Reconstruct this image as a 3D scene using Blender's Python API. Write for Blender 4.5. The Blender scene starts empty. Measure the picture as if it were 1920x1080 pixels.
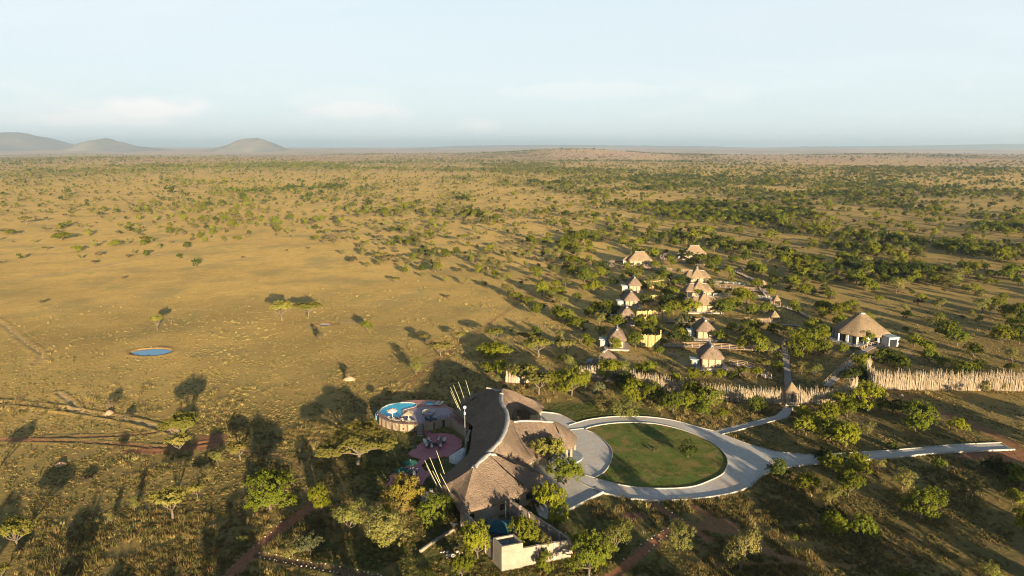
import bpy, bmesh, math, random
import numpy as np
from mathutils import Vector, Matrix, noise as mnoise
R = math.radians
scene = bpy.context.scene
COL = scene.collection
random.seed(7)
RNG = np.random.default_rng(7)

# ------------------------------------------------------------------ camera
H = 62.0                 # height of the drone above the plain
PITCH = R(11.39)
FPX = 1320.0             # focal length in photograph pixels (1920 wide)
cam_data = bpy.data.cameras.new('camera')
cam_data.sensor_width = 36.0
cam_data.lens = FPX / 1920 * 36
cam_data.clip_start = 1.0
cam_data.clip_end = 200000.0
cam = bpy.data.objects.new('camera', cam_data)
COL.objects.link(cam)
cam.location = (0, 0, H)
cam.rotation_euler = (R(90) - PITCH, 0, 0)
scene.camera = cam

# ------------------------------------------------------------------ light
SUN_ELEV = 8.0
SHADOW_AZ = -21.3        # shadows run this many degrees from straight ahead (+ right)
scene.view_settings.view_transform = 'Standard'
scene.view_settings.look = 'None'
scene.view_settings.exposure = 2.02
scene.view_settings.gamma = 1.0
scene.view_settings.use_curve_mapping = False

sun_data = bpy.data.lights.new('sun', 'SUN')
sun_data.energy = 5.0
sun_data.angle = R(0.6)
sun_data.color = (1.0, 0.81, 0.54)
sun = bpy.data.objects.new('sun', sun_data)
COL.objects.link(sun)
_a = R(SHADOW_AZ)
light_dir = Vector((math.sin(_a) * math.cos(R(SUN_ELEV)), math.cos(_a) * math.cos(R(SUN_ELEV)), -math.sin(R(SUN_ELEV))))
sun.rotation_euler = light_dir.to_track_quat('-Z', 'Y').to_euler()
sun.location = (0, 0, 300)

world = bpy.data.worlds.new('World')
scene.world = world
world.use_nodes = True
wn, wl = world.node_tree.nodes, world.node_tree.links
wn.clear()
sky = wn.new('ShaderNodeTexSky')
sky.sky_type = 'NISHITA'
sky.sun_disc = False
sky.sun_elevation = R(SUN_ELEV)
# the sky's sun stands opposite the shadows; rotation is measured clockwise from +Y
sky.sun_rotation = R(180 + SHADOW_AZ)
sky.altitude = 1400
sky.air_density = 1.0
sky.dust_density = 0.6
sky.ozone_density = 1.5
bg = wn.new('ShaderNodeBackground'); bg.inputs['Strength'].default_value = 0.05
wo = wn.new('ShaderNodeOutputWorld')
# thin high cloud and a few far cumulus heads, laid out by direction
tc = wn.new('ShaderNodeTexCoord')
sep = wn.new('ShaderNodeSeparateXYZ'); wl.new(tc.outputs['Generated'], sep.inputs[0])
def wmath(op, a, b=None, c=None, clamp=False):
    n = wn.new('ShaderNodeMath'); n.operation = op; n.use_clamp = clamp
    for i, v in enumerate((a, b, c)):
        if v is None: continue
        if isinstance(v, (int, float)): n.inputs[i].default_value = v
        else: wl.new(v, n.inputs[i])
    return n.outputs[0]
zc = wmath('ADD', wmath('MAXIMUM', sep.outputs['Z'], 0.0), 0.10)
px = wmath('DIVIDE', sep.outputs['X'], zc); py = wmath('DIVIDE', sep.outputs['Y'], zc)
cmb = wn.new('ShaderNodeCombineXYZ'); wl.new(px, cmb.inputs[0]); wl.new(py, cmb.inputs[1])
def wnoise(vec, scale, detail, rough=0.55, sx=1, sy=1, sz=1, off=(0, 0, 0)):
    mp = wn.new('ShaderNodeMapping'); wl.new(vec, mp.inputs[0])
    mp.inputs['Scale'].default_value = (sx, sy, sz); mp.inputs['Location'].default_value = off
    n = wn.new('ShaderNodeTexNoise'); n.inputs['Scale'].default_value = scale
    n.inputs['Detail'].default_value = detail; n.inputs['Roughness'].default_value = rough
    wl.new(mp.outputs[0], n.inputs['Vector']); return n.outputs['Fac']
def wramp(fac, a, b):
    n = wn.new('ShaderNodeMapRange'); n.interpolation_type = 'SMOOTHSTEP'
    n.inputs['From Min'].default_value = a; n.inputs['From Max'].default_value = b
    wl.new(fac, n.inputs['Value']); return n.outputs['Result']
cirrus = wramp(wnoise(cmb.outputs[0], 0.75, 6, 0.6, 0.6, 1.1, 1, (3.1, 0.4, 0)), 0.38, 0.80)
# low cumulus bank: direction space, strong horizontally, only just above the horizon
band = wmath('MULTIPLY', wramp(sep.outputs['Z'], 0.018, 0.05), wmath('SUBTRACT', 1.0, wramp(sep.outputs['Z'], 0.06, 0.10)))
cum = wmath('MULTIPLY', wramp(wnoise(tc.outputs['Generated'], 4.2, 7, 0.55, 1, 1, 3.4, (1.9, 0.6, 0.0)), 0.52, 0.66), band)
mixc = wn.new('ShaderNodeMix'); mixc.data_type = 'RGBA'
mixc.inputs['B'].default_value = (4.6, 5.0, 5.2, 1)
wl.new(wmath('MULTIPLY', wmath('MULTIPLY', cirrus, 0.5), wmath('SUBTRACT', 1.0, wramp(sep.outputs['Z'], 0.25, 0.7))), mixc.inputs['Factor'])
# pale veil low in the sky, thinning towards the zenith
veil = wn.new('ShaderNodeMix'); veil.data_type = 'RGBA'; veil.inputs['B'].default_value = (4.1, 4.6, 4.8, 1)
wl.new(wmath('MULTIPLY', wmath('SUBTRACT', 1.0, wramp(sep.outputs['Z'], 0.14, 0.50)), 0.90), veil.inputs['Factor'])
wl.new(sky.outputs[0], veil.inputs['A']); wl.new(veil.outputs['Result'], mixc.inputs['A'])
mixd = wn.new('ShaderNodeMix'); mixd.data_type = 'RGBA'
mixd.inputs['B'].default_value = (6.6, 5.9, 5.5, 1)
ua = wmath('DIVIDE', sep.outputs['X'], wmath('MAXIMUM', sep.outputs['Y'], 0.01)); va = wmath('DIVIDE', sep.outputs['Z'], wmath('MAXIMUM', sep.outputs['Y'], 0.01))
puff = wnoise(tc.outputs['Generated'], 22, 6, 0.6, 1, 1, 2.2)
total = wmath('MULTIPLY', cum, 0.16)
for u0, v0, hu, hv, st in ((-.505, .050, .115, .020, .5), (-.57, .036, .16, .012, .35), (-.22, .048, .10, .016, .36), (-.045, .028, .035, .012, .30), (.12, .075, .16, .016, .16)):
    du = wmath('DIVIDE', wmath('SUBTRACT', ua, u0), hu); dv = wmath('DIVIDE', wmath('SUBTRACT', va, v0), hv)
    rr_ = wmath('SQRT', wmath('ADD', wmath('MULTIPLY', du, du), wmath('MULTIPLY', dv, dv)))
    rr_ = wmath('ADD', rr_, wmath('MULTIPLY', wmath('SUBTRACT', puff, 0.5), 1.7))
    m_ = wmath('MULTIPLY', wmath('SUBTRACT', 1.0, wramp(rr_, 0.35, 1.05)), st)
    total = wmath('MAXIMUM', total, m_)
wl.new(total, mixd.inputs['Factor'])
wl.new(mixc.outputs['Result'], mixd.inputs['A'])
wl.new(mixd.outputs['Result'], bg.inputs['Color'])
wl.new(bg.outputs[0], wo.inputs['Surface'])

scene.render.engine = 'CYCLES'
cy = scene.cycles
cy.use_denoising = True
cy.max_bounces = 6; cy.diffuse_bounces = 1; cy.glossy_bounces = 2; cy.transmission_bounces = 3
cy.transparent_max_bounces = 8; cy.volume_bounces = 1
cy.sample_clamp_indirect = 4.0
cy.use_adaptive_sampling = False
cy.pixel_filter_type = 'BLACKMAN_HARRIS'; cy.filter_width = 1.05

# ------------------------------------------------------------------ picture point -> place on the ground
CP, SP = math.cos(PITCH), math.sin(PITCH)
def G(px, py, z=0.0):
    u, v = px - 960.0, 540.0 - py
    dy, dz = FPX * CP + v * SP, v * CP - FPX * SP
    t = (H - z) / -dz
    return Vector((u * t, dy * t, z))
def top_z(P, py):
    k = (540.0 - py) / FPX
    return H + (k * P[1] * CP - P[1] * SP) / (CP + k * SP)
def proj(x, y, z):
    h = z - H
    d = y * CP - h * SP; w = y * SP + h * CP
    return 960 + FPX * x / d, 540 - FPX * w / d
def ppm(P):
    return FPX / (P[1] * CP - (P[2] - H) * SP)

# ------------------------------------------------------------------ naming helpers
def tag(o, label=None, cat=None, group=None, kind=None):
    if label: o['label'] = label
    if cat: o['category'] = cat
    if group: o['group'] = group
    if kind: o['kind'] = kind
    return o
def root(name, loc, label, cat, group=None, rz=0.0):
    o = bpy.data.objects.new(name, None); COL.objects.link(o)
    o.location = loc; o.rotation_euler = (0, 0, rz); o.empty_display_size = 0.5
    return tag(o, label, cat, group)
def link(name, me, parent=None, loc=None, rz=0.0):
    o = bpy.data.objects.new(name, me); COL.objects.link(o)
    if parent is not None: o.parent = parent
    if loc is not None: o.location = loc
    o.rotation_euler = (0, 0, rz)
    return o
def mesh(name, verts, faces, mat=None, smooth=False):
    me = bpy.data.meshes.new(name)
    me.from_pydata([tuple(v) for v in verts], [], faces)
    if mat: me.materials.append(mat)
    if smooth: me.polygons.foreach_set('use_smooth', [True] * len(me.polygons))
    me.update(); return me
def np_mesh(name, v, f, mat=None, smooth=False):
    """v (n,3) array, f (m,k) array with k = 3 or 4."""
    v = np.asarray(v, np.float32); f = np.asarray(f, np.int32); k = f.shape[1]
    me = bpy.data.meshes.new(name)
    me.vertices.add(len(v)); me.vertices.foreach_set('co', v.ravel())
    me.loops.add(f.size); me.loops.foreach_set('vertex_index', f.ravel())
    me.polygons.add(len(f)); me.polygons.foreach_set('loop_start', np.arange(0, f.size, k, dtype=np.int32))
    me.polygons.foreach_set('loop_total', np.full(len(f), k, np.int32))
    if smooth: me.polygons.foreach_set('use_smooth', np.ones(len(f), bool))
    if mat: me.materials.append(mat)
    me.update(calc_edges=True); return me

class MB:
    """collects simple shapes into one mesh"""
    def __init__(s): s.v = []; s.f = []; s.mi = []
    def add(s, vs, fs, m=0):
        b = len(s.v); s.v += [tuple(p) for p in vs]; s.f += [tuple(i + b for i in q) for q in fs]; s.mi += [m] * len(fs)
    def box(s, c, size, rz=0.0, m=0, taper=1.0):
        x, y, z = size[0] / 2, size[1] / 2, size[2]
        ca, sa = math.cos(rz), math.sin(rz); vs = []
        for k, zz in ((1.0, 0), (taper, z)):
            for a, b in ((-x, -y), (x, -y), (x, y), (-x, y)):
                a *= k; b *= k
                vs.append((c[0] + a * ca - b * sa, c[1] + a * sa + b * ca, c[2] + zz))
        s.add(vs, [(0, 3, 2, 1), (4, 5, 6, 7), (0, 1, 5, 4), (1, 2, 6, 5), (2, 3, 7, 6), (3, 0, 4, 7)], m)
    def bar(s, a, b, w, h=None, m=0):
        """square bar from a to b (centre line)"""
        a, b = Vector(a), Vector(b); d = b - a
        if d.length < 1e-6: return
        d.normalize(); up = Vector((0, 0, 1)) if abs(d.z) < 0.95 else Vector((1, 0, 0))
        r = d.cross(up).normalized() * (w / 2); u = r.cross(d).normalized() * ((h or w) / 2)
        vs = [a - r - u, a + r - u, a + r + u, a - r + u, b - r - u, b + r - u, b + r + u, b - r + u]
        s.add(vs, [(3, 2, 1, 0), (4, 5, 6, 7), (0, 1, 5, 4), (1, 2, 6, 5), (2, 3, 7, 6), (3, 0, 4, 7)], m)
    def tube(s, pts, rad, n=6, m=0, cap=True):
        pts = [Vector(p) for p in pts]
        rad = rad if isinstance(rad, (list, tuple)) else [rad] * len(pts)
        vs = []; ref = Vector((0.31, 0.95, 0.1)).normalized()
        for i, p in enumerate(pts):
            d = (pts[min(i + 1, len(pts) - 1)] - pts[max(i - 1, 0)]).normalized()
            a = d.cross(ref).normalized(); b = d.cross(a)
            for k in range(n):
                t = 2 * math.pi * k / n
                vs.append(p + (a * math.cos(t) + b * math.sin(t)) * rad[i])
        fs = [(i * n + k, i * n + (k + 1) % n, (i + 1) * n + (k + 1) % n, (i + 1) * n + k) for i in range(len(pts) - 1) for k in range(n)]
        if cap: fs += [tuple(range(n - 1, -1, -1)), tuple(range((len(pts) - 1) * n, len(pts) * n))]
        s.add(vs, fs, m)
    def prism(s, poly, z0, z1, m=0):
        n = len(poly); vs = [(p[0], p[1], z0) for p in poly] + [(p[0], p[1], z1) for p in poly]
        ar = sum(poly[i][0] * poly[(i + 1) % n][1] - poly[(i + 1) % n][0] * poly[i][1] for i in range(n))
        idx = list(range(n)) if ar > 0 else list(range(n))[::-1]
        s.add(vs, [tuple(idx[::-1]), tuple(i + n for i in idx)] + [(idx[i], idx[(i + 1) % n], idx[(i + 1) % n] + n, idx[i] + n) for i in range(n)], m)
    def lathe(s, c, prof, n=16, m=0):
        vs = []; 
        for r, z in prof:
            for k in range(n):
                t = 2 * math.pi * k / n; vs.append((c[0] + r * math.cos(t), c[1] + r * math.sin(t), c[2] + z))
        fs = [(i * n + k, i * n + (k + 1) % n, (i + 1) * n + (k + 1) % n, (i + 1) * n + k) for i in range(len(prof) - 1) for k in range(n)]
        s.add(vs, fs, m)
    def build(s, name, mat, parent=None, smooth=False, loc=None):
        me = bpy.data.meshes.new(name)
        me.from_pydata(s.v, [], s.f)
        mats = mat if isinstance(mat, (list, tuple)) else [mat]
        for q in mats: me.materials.append(q)
        if len(mats) > 1: me.polygons.foreach_set('material_index', s.mi)
        if smooth: me.polygons.foreach_set('use_smooth', [True] * len(me.polygons))
        me.update(); return link(name, me, parent, loc)

def resample(pts, n):
    """n points evenly along a polyline"""
    P = np.array([tuple(p) for p in pts], float)
    d = np.r_[0, np.cumsum(np.linalg.norm(np.diff(P, axis=0), axis=1))]
    t = np.linspace(0, d[-1], n)
    return np.stack([np.interp(t, d, P[:, k]) for k in range(P.shape[1])], 1)
def smooth_line(pts, per=8, closed=False):
    """Catmull-Rom through the points"""
    P = [np.array(tuple(p), float) for p in pts]; n = len(P); out = []
    for i in range(n if closed else n - 1):
        a, b, c, d = (P[(i - 1) % n], P[i % n], P[(i + 1) % n], P[(i + 2) % n]) if closed else (P[max(i - 1, 0)], P[i], P[i + 1], P[min(i + 2, n - 1)])
        for k in range(per):
            t = k / per
            out.append(0.5 * (2 * b + (c - a) * t + (2 * a - 5 * b + 4 * c - d) * t * t + (3 * b - a - 3 * c + d) * t ** 3))
    if not closed: out.append(P[-1])
    return np.array(out)
def offset_line(P, d, closed=False):
    """P (n,2+) shifted sideways by d (left of travel is positive)"""
    P = np.asarray(P, float)[:, :2]
    if closed: T = np.roll(P, -1, 0) - np.roll(P, 1, 0)
    else: T = np.gradient(P, axis=0)
    T /= np.linalg.norm(T, axis=1)[:, None] + 1e-9
    return P + np.stack([-T[:, 1], T[:, 0]], 1) * (d if np.isscalar(d) else np.asarray(d)[:, None])

# ------------------------------------------------------------------ materials
def nt(name):
    m = bpy.data.materials.new(name); m.use_nodes = True
    t = m.node_tree; b = t.nodes['Principled BSDF']
    b.inputs['Specular IOR Level'].default_value = 0.25
    return m, t, b
def N(t, kind, **kw):
    n = t.nodes.new(kind)
    for k, v in kw.items():
        if k in n.inputs: n.inputs[k].default_value = v
        else: setattr(n, k, v)
    return n
def tnoise(t, vec, scale, detail=4, rough=0.55, dist=0.0, map_scale=None):
    if map_scale:
        mp = N(t, 'ShaderNodeMapping'); mp.inputs['Scale'].default_value = map_scale
        t.links.new(vec, mp.inputs[0]); vec = mp.outputs[0]
    n = N(t, 'ShaderNodeTexNoise', Scale=scale, Detail=detail, Roughness=rough, Distortion=dist)
    t.links.new(vec, n.inputs['Vector']); return n.outputs['Fac']
def tramp(t, fac, a, b, lo=0.0, hi=1.0):
    n = N(t, 'ShaderNodeMapRange', interpolation_type='SMOOTHSTEP')
    n.inputs['From Min'].default_value = a; n.inputs['From Max'].default_value = b
    n.inputs['To Min'].default_value = lo; n.inputs['To Max'].default_value = hi
    t.links.new(fac, n.inputs['Value']); return n.outputs['Result']
def tmix(t, fac, a, b, blend='MIX'):
    n = N(t, 'ShaderNodeMix', data_type='RGBA', blend_type=blend)
    for s, v in (('Factor', fac), ('A', a), ('B', b)):
        if isinstance(v, (int, float)): n.inputs[s].default_value = v
        elif isinstance(v, tuple): n.inputs[s].default_value = v if len(v) == 4 else (*v, 1)
        else: t.links.new(v, n.inputs[s])
    return n.outputs['Result']
def tmath(t, op, a, b=0.0, clamp=False):
    n = N(t, 'ShaderNodeMath', operation=op, use_clamp=clamp)
    for i, v in enumerate((a, b)):
        if isinstance(v, (int, float)): n.inputs[i].default_value = v
        else: t.links.new(v, n.inputs[i])
    return n.outputs[0]
def simple(name, c1, c2=None, scale=3.0, rough=0.85, bump=0.0, bscale=None, metal=0.0, spec=0.25, map_scale=None, objvar=0.0):
    """two-tone mottled material with fine relief"""
    m, t, b = nt(name)
    g = N(t, 'ShaderNodeNewGeometry').outputs['Position']
    c2 = c2 or tuple(x * 0.75 for x in c1)
    f = tramp(t, tnoise(t, g, scale, 5, 0.6, 0, map_scale), 0.3, 0.7)
    col = tmix(t, f, c1, c2)
    if objvar:
        oi = N(t, 'ShaderNodeObjectInfo')
        hv = N(t, 'ShaderNodeHueSaturation'); t.links.new(col, hv.inputs['Color'])
        t.links.new(tramp(t, oi.outputs['Random'], 0, 1, 1 - objvar, 1 + objvar), hv.inputs['Value'])
        col = hv.outputs[0]
    t.links.new(col, b.inputs['Base Color'])
    b.inputs['Roughness'].default_value = rough; b.inputs['Metallic'].default_value = metal
    b.inputs['Specular IOR Level'].default_value = spec
    if bump:
        bp = N(t, 'ShaderNodeBump', Strength=1.0, Distance=bump)
        t.links.new(tnoise(t, g, bscale or scale * 4, 4, 0.6, 0, map_scale), bp.inputs['Height'])
        t.links.new(bp.outputs[0], b.inputs['Normal'])
    return m
# ------------------------------------------------------------------ terrain
def bump2(x, y, cx, cy, rx, ry, h, p=1.0):
    d = ((x - cx) / rx) ** 2 + ((y - cy) / ry) ** 2
    return h * np.exp(-d ** p)
def terrain(x, y):
    x = np.asarray(x, float); y = np.asarray(y, float)
    r = np.hypot(x, y); far = np.clip((r - 700) / 1600, 0, 1); far = far * far * (3 - 2 * far)
    z = far * (5.0 * np.sin(x / 610 + 1.3) * np.sin(y / 830 + .4) + 3.0 * np.sin(x / 270 + y / 410) + 2.0 * np.sin(y / 190 - x / 520))
    # low wooded rise in the middle distance and gentler ones beside it
    z = z + bump2(x, y, 380, 4600, 420, 560, 38) + bump2(x, y, 200, 4500, 1250, 700, 16) + bump2(x, y, -450, 4900, 700, 500, 12)
    z = z + bump2(x, y, 2500, 4300, 900, 500, 16) + bump2(x, y, -2500, 5200, 1900, 500, -10)
    # a long shallow valley behind the rise, then a pale plateau with a dark skyline
    z = z - 38 * np.exp(-((y - 8200) / 2600) ** 2)
    z = z + np.where(y > 11000, 1, 0) * np.minimum((y - 11000) / 6000, 1) * (14 + 16 * np.sin(x / 3100 + 1.0) + 9 * np.sin(x / 1300 + .5))
    return z

# lines and patches on the ground, read as ground positions
def GL(pts, per=8): return smooth_line([G(a, b).xy for a, b in pts], per)
TRACKS = [  # (line, half width, berm height, strength, kind)  kind: 0 sandy, 1 red
    (GL([(-60, 750), (0, 755), (70, 761), (150, 773), (235, 787), (290, 800), (330, 812)]), 1.15, .34, .42, 0),
    (GL([(-60, 824), (0, 823), (120, 820), (230, 817), (320, 808)]), .6, .18, .8, 1),
    (GL([(-60, 826), (60, 826), (150, 829), (235, 834), (300, 838), (400, 830)]), .7, .18, .8, 1),
    (GL([(-40, 588), (0, 605), (25, 625), (52, 646), (72, 660), (76, 670), (66, 684)]), 1.1, .34, .4, 0),
    (GL([(108, 737), (128, 752), (146, 770)]), .8, .28, .6, 0),
    (GL([(-80, 540), (0, 530), (120, 511), (250, 488), (430, 457), (600, 436), (760, 418), (960, 400), (1080, 392)]), 1.7, 0, .55, 0),
    (GL([(680, 770), (740, 735), (775, 712), (815, 682), (850, 655), (895, 622), (945, 588), (1000, 545), (1030, 512), (1048, 488), (1090, 466)]), .9, 0, .5, 1),
    (GL([(415, 1095), (470, 1040), (520, 996), (566, 962), (600, 935)]), 1.35, .10, 1.0, 1),
    (GL([(486, 1042), (560, 1056), (640, 1071), (720, 1088)]), .85, .10, .9, 2),
    (GL([(1212, 938), (1240, 955), (1272, 975), (1300, 992), (1330, 1012)]), .85, .06, 1.0, 1),
    (GL([(1262, 993), (1225, 1018), (1195, 1042), (1165, 1066), (1130, 1090)]), .95, .06, 1.0, 1),
    (GL([(1300, 950), (1345, 978), (1400, 1008), (1440, 1035), (1500, 1055)]), 1.0, 0, .7, 1),
    (GL([(1340, 1058), (1420, 1056), (1500, 1055), (1600, 1062)]), .5, 0, .6, 1),
    (GL([(1950, 862), (1905, 838), (1850, 808), (1790, 783), (1730, 757), (1690, 742)]), 1.6, .1, .7, 1),
    (GL([(940, 716), (990, 720), (1060, 724), (1130, 728)]), .8, 0, .9, 1),
    (GL([(430, 838), (480, 851), (560, 856), (640, 862)]), .5, .12, .5, 1),
    (GL([(1020, 660), (1060, 640), (1010, 610), (960, 600)]), .7, 0, .4, 0),
    (GL([(1090, 620), (1180, 690), (1290, 730)]), 1.6, 0, .35, 0),
    (GL([(1250, 655), (1300, 690), (1390, 715)]), 1.6, 0, .35, 0),
    (GL([(1060, 690), (1100, 735), (1180, 790), (1240, 830)]), .5, 0, .3, 0),
]
PATCHES = [  # (px, py, rx m, ry m, strength, kind)
    (392, 829, 3.6, 5.0, .9, 1), (285, 846, 5.4, 1.6, 1.0, 1), (345, 838, 5, 1.4, .9, 1), (318, 800, 3.5, 1.5, .7, 0),
    (1188, 967, 2.7, 1.6, 1.0, 1), (1345, 985, 4.2, 2.6, .75, 1), (1890, 856, 11, 3.0, 1.0, 1), (1700, 1010, 2.5, 1.5, .3, 1),
    (284, 659, 7.8, 6.0, .6, 3), (612, 608, 5.5, 2.6, .6, 1), (655, 604, 6, 1.6, .6, 0),
    (1340, 690, 9, 3, .75, 0), (1330, 640, 6, 3, .5, 0), (1640, 660, 14, 6, .5, 0), (1590, 690, 5, 3, .45, 0), (1100, 775, 1, 1, 0, 1),
    (1180, 672, 9, 4, .3, 0), (1600, 785, 6, 3, .35, 0), (1470, 1070, 3, 1, .5, 1), (1100, 820, 1, 1, 0, 0),
]
GREENS = [(1235, 850, 17, 17, 1.0), (1105, 775, 16, 8, 1.0), (800, 860, 14, 18, .75), (1180, 960, 16, 12, .35), (900, 1050, 30, 8, .6),
          (1000, 985, 10, 7, .8), (820, 1000, 14, 10, .3)]
PONDS = [((284, 660), 5.6, 3.7, 1.1), ((609, 608), 2.2, 1.3, .4)]

def line_dist(X, Y, L):
    """distance of every point to a polyline, only near its box"""
    D = np.full(X.shape, 1e6)
    lo = L.min(0) - 8; hi = L.max(0) + 8
    s = (X > lo[0]) & (X < hi[0]) & (Y > lo[1]) & (Y < hi[1])
    x, y = X[s], Y[s]; d = np.full(x.shape, 1e6)
    for a, b in zip(L[:-1], L[1:]):
        v = b - a; l2 = v @ v + 1e-9
        t = np.clip(((x - a[0]) * v[0] + (y - a[1]) * v[1]) / l2, 0, 1)
        d = np.minimum(d, np.hypot(x - a[0] - t * v[0], y - a[1] - t * v[1]))
    D[s] = d; return D
def vnoise(x, y, s, seed=0):
    """cheap smooth value noise, 0..1"""
    x = x / s + seed * 17.3; y = y / s - seed * 9.1
    xi, yi = np.floor(x), np.floor(y); fx, fy = x - xi, y - yi
    h = lambda a, b: np.modf(np.abs(np.sin(a * 127.1 + b * 311.7 + seed) * 43758.5453))[0]
    fx = fx * fx * (3 - 2 * fx); fy = fy * fy * (3 - 2 * fy)
    return (h(xi, yi) * (1 - fx) + h(xi + 1, yi) * fx) * (1 - fy) + (h(xi, yi + 1) * (1 - fx) + h(xi + 1, yi + 1) * fx) * fy

def build_ground():
    a_in = np.linspace(-R(41), R(41), 470)
    a_out = np.linspace(R(41), R(360 - 41), 70)[1:-1]
    ang = np.r_[a_in, a_out]
    rr = [3.0]
    while rr[-1] < 60: rr.append(rr[-1] * 1.12)
    rr[-1] = 62
    while rr[-1] < 430: rr.append(rr[-1] * 1.0037)
    while rr[-1] < 2500: rr.append(rr[-1] * 1.012)
    while rr[-1] < 52000: rr.append(rr[-1] * 1.03)
    rr = np.array(rr); nr, na = len(rr), len(ang)
    RR, AA = np.meshgrid(rr, ang, indexing='ij')
    X, Y = RR * np.sin(AA), RR * np.cos(AA)
    Z = terrain(X, Y)
    near = np.clip(1 - (RR - 300) / 200, 0, 1)
    Z += near * .05 * (vnoise(X, Y, 1.3, 1) - .5)
    red = np.zeros_like(X); sand = np.zeros_like(X); green = np.zeros_like(X); dark = np.zeros_like(X)
    edge = (vnoise(X, Y, .9, 2) - .5) * .9 + (vnoise(X, Y, .35, 5) - .5) * .5
    for L, hw, berm, st, kind in TRACKS:
        d = line_dist(X, Y, L)
        m = np.clip((hw + edge * hw * .5 - d) / .35 + .5, 0, 1) * st * (.75 + .5 * vnoise(X, Y, 2.5, 3))
        if kind == 0: sand = np.maximum(sand, m)
        elif kind == 1: red = np.maximum(red, m)
        else: red = np.maximum(red, m * .8); dark = np.maximum(dark, m)
        if berm:
            Z += berm * np.exp(-((d - hw - .35) / .32) ** 2) * (.45 + .9 * vnoise(X, Y, 1.6, 4)) - .07 * np.clip(1.2 - d / hw, 0, 1)
    for px_, py_, rx, ry, st, kind in PATCHES:
        c = G(px_, py_)
        d = np.hypot((X - c.x) / rx, (Y - c.y) / ry) + edge * .35 + (vnoise(X, Y, 2.8, 6) - .5) * .35
        m = np.clip((1.0 - d) / .25, 0, 1) * st
        if kind == 0: sand = np.maximum(sand, m)
        else: red = np.maximum(red, m)
        if kind == 3: dark = np.maximum(dark, m * .75)
    for px_, py_, rx, ry, st in GREENS:
        c = G(px_, py_); d = np.hypot((X - c.x) / rx, (Y - c.y) / ry) + (vnoise(X, Y, 4, 8) - .5) * .3
        green = np.maximum(green, np.clip((1.1 - d) / .35, 0, 1) * st)
    for (cx, cy), rx, ry, dep in PONDS:
        c = G(cx, cy); d = np.hypot((X - c.x) / rx, (Y - c.y) / ry)
        Z += -dep * np.clip((1.06 - d) / .16, 0, 1) + .25 * np.exp(-((d - 1.12) / .05) ** 2) + .12 * np.exp(-((d - 1.35) / .2) ** 2)
        red = np.maximum(red, np.clip((1.3 - d) / .2, 0, 1) * .55)
    # dryness: golden open plain, greener towards the lower left and right
    dry = .55 / (1 + np.exp(-(Y - 150 - .10 * X) / 26.0)) + .45 / (1 + np.exp(-(Y - 300) / 45.0))
    right = 1 / (1 + np.exp(-(X - 30 - (Y - 120) * .20) / 26.0)) * np.clip(1 - (Y - 500) / 900, 0, 1)
    dry = dry * (1 - .55 * right)
    dry = np.clip(dry + .3 * (vnoise(X, Y, 38, 9) - .5) + .22 * (vnoise(X, Y, 11, 10) - .5), 0, 1)
    n = nr * na
    V = np.stack([X.ravel(), Y.ravel(), Z.ravel()], 1)
    i = np.arange(nr - 1)[:, None] * na; j = np.arange(na)[None, :]; j2 = (j + 1) % na
    F = np.stack([i + j, i + j2, i + na + j2, i + na + j], -1).reshape(-1, 4)[:, ::-1]
    centre = len(V); V = np.r_[V, [[0, 0, 0]]]
    me = np_mesh('ground', V, F, None, True)
    at = me.color_attributes.new('mask', 'FLOAT_COLOR', 'POINT')
    C = np.zeros((n + 1, 4), np.float32)
    C[:n, 0] = red.ravel(); C[:n, 1] = sand.ravel(); C[:n, 2] = green.ravel(); C[:n, 3] = dry.ravel()
    at.data.foreach_set('color', C.ravel())
    a2 = me.attributes.new('dark', 'FLOAT', 'POINT'); a2.data.foreach_set('value', np.r_[dark.ravel(), 0].astype(np.float32))
    me.materials.append(ground_material())
    o = link('ground', me); tag(o, kind='structure'); return o

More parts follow.
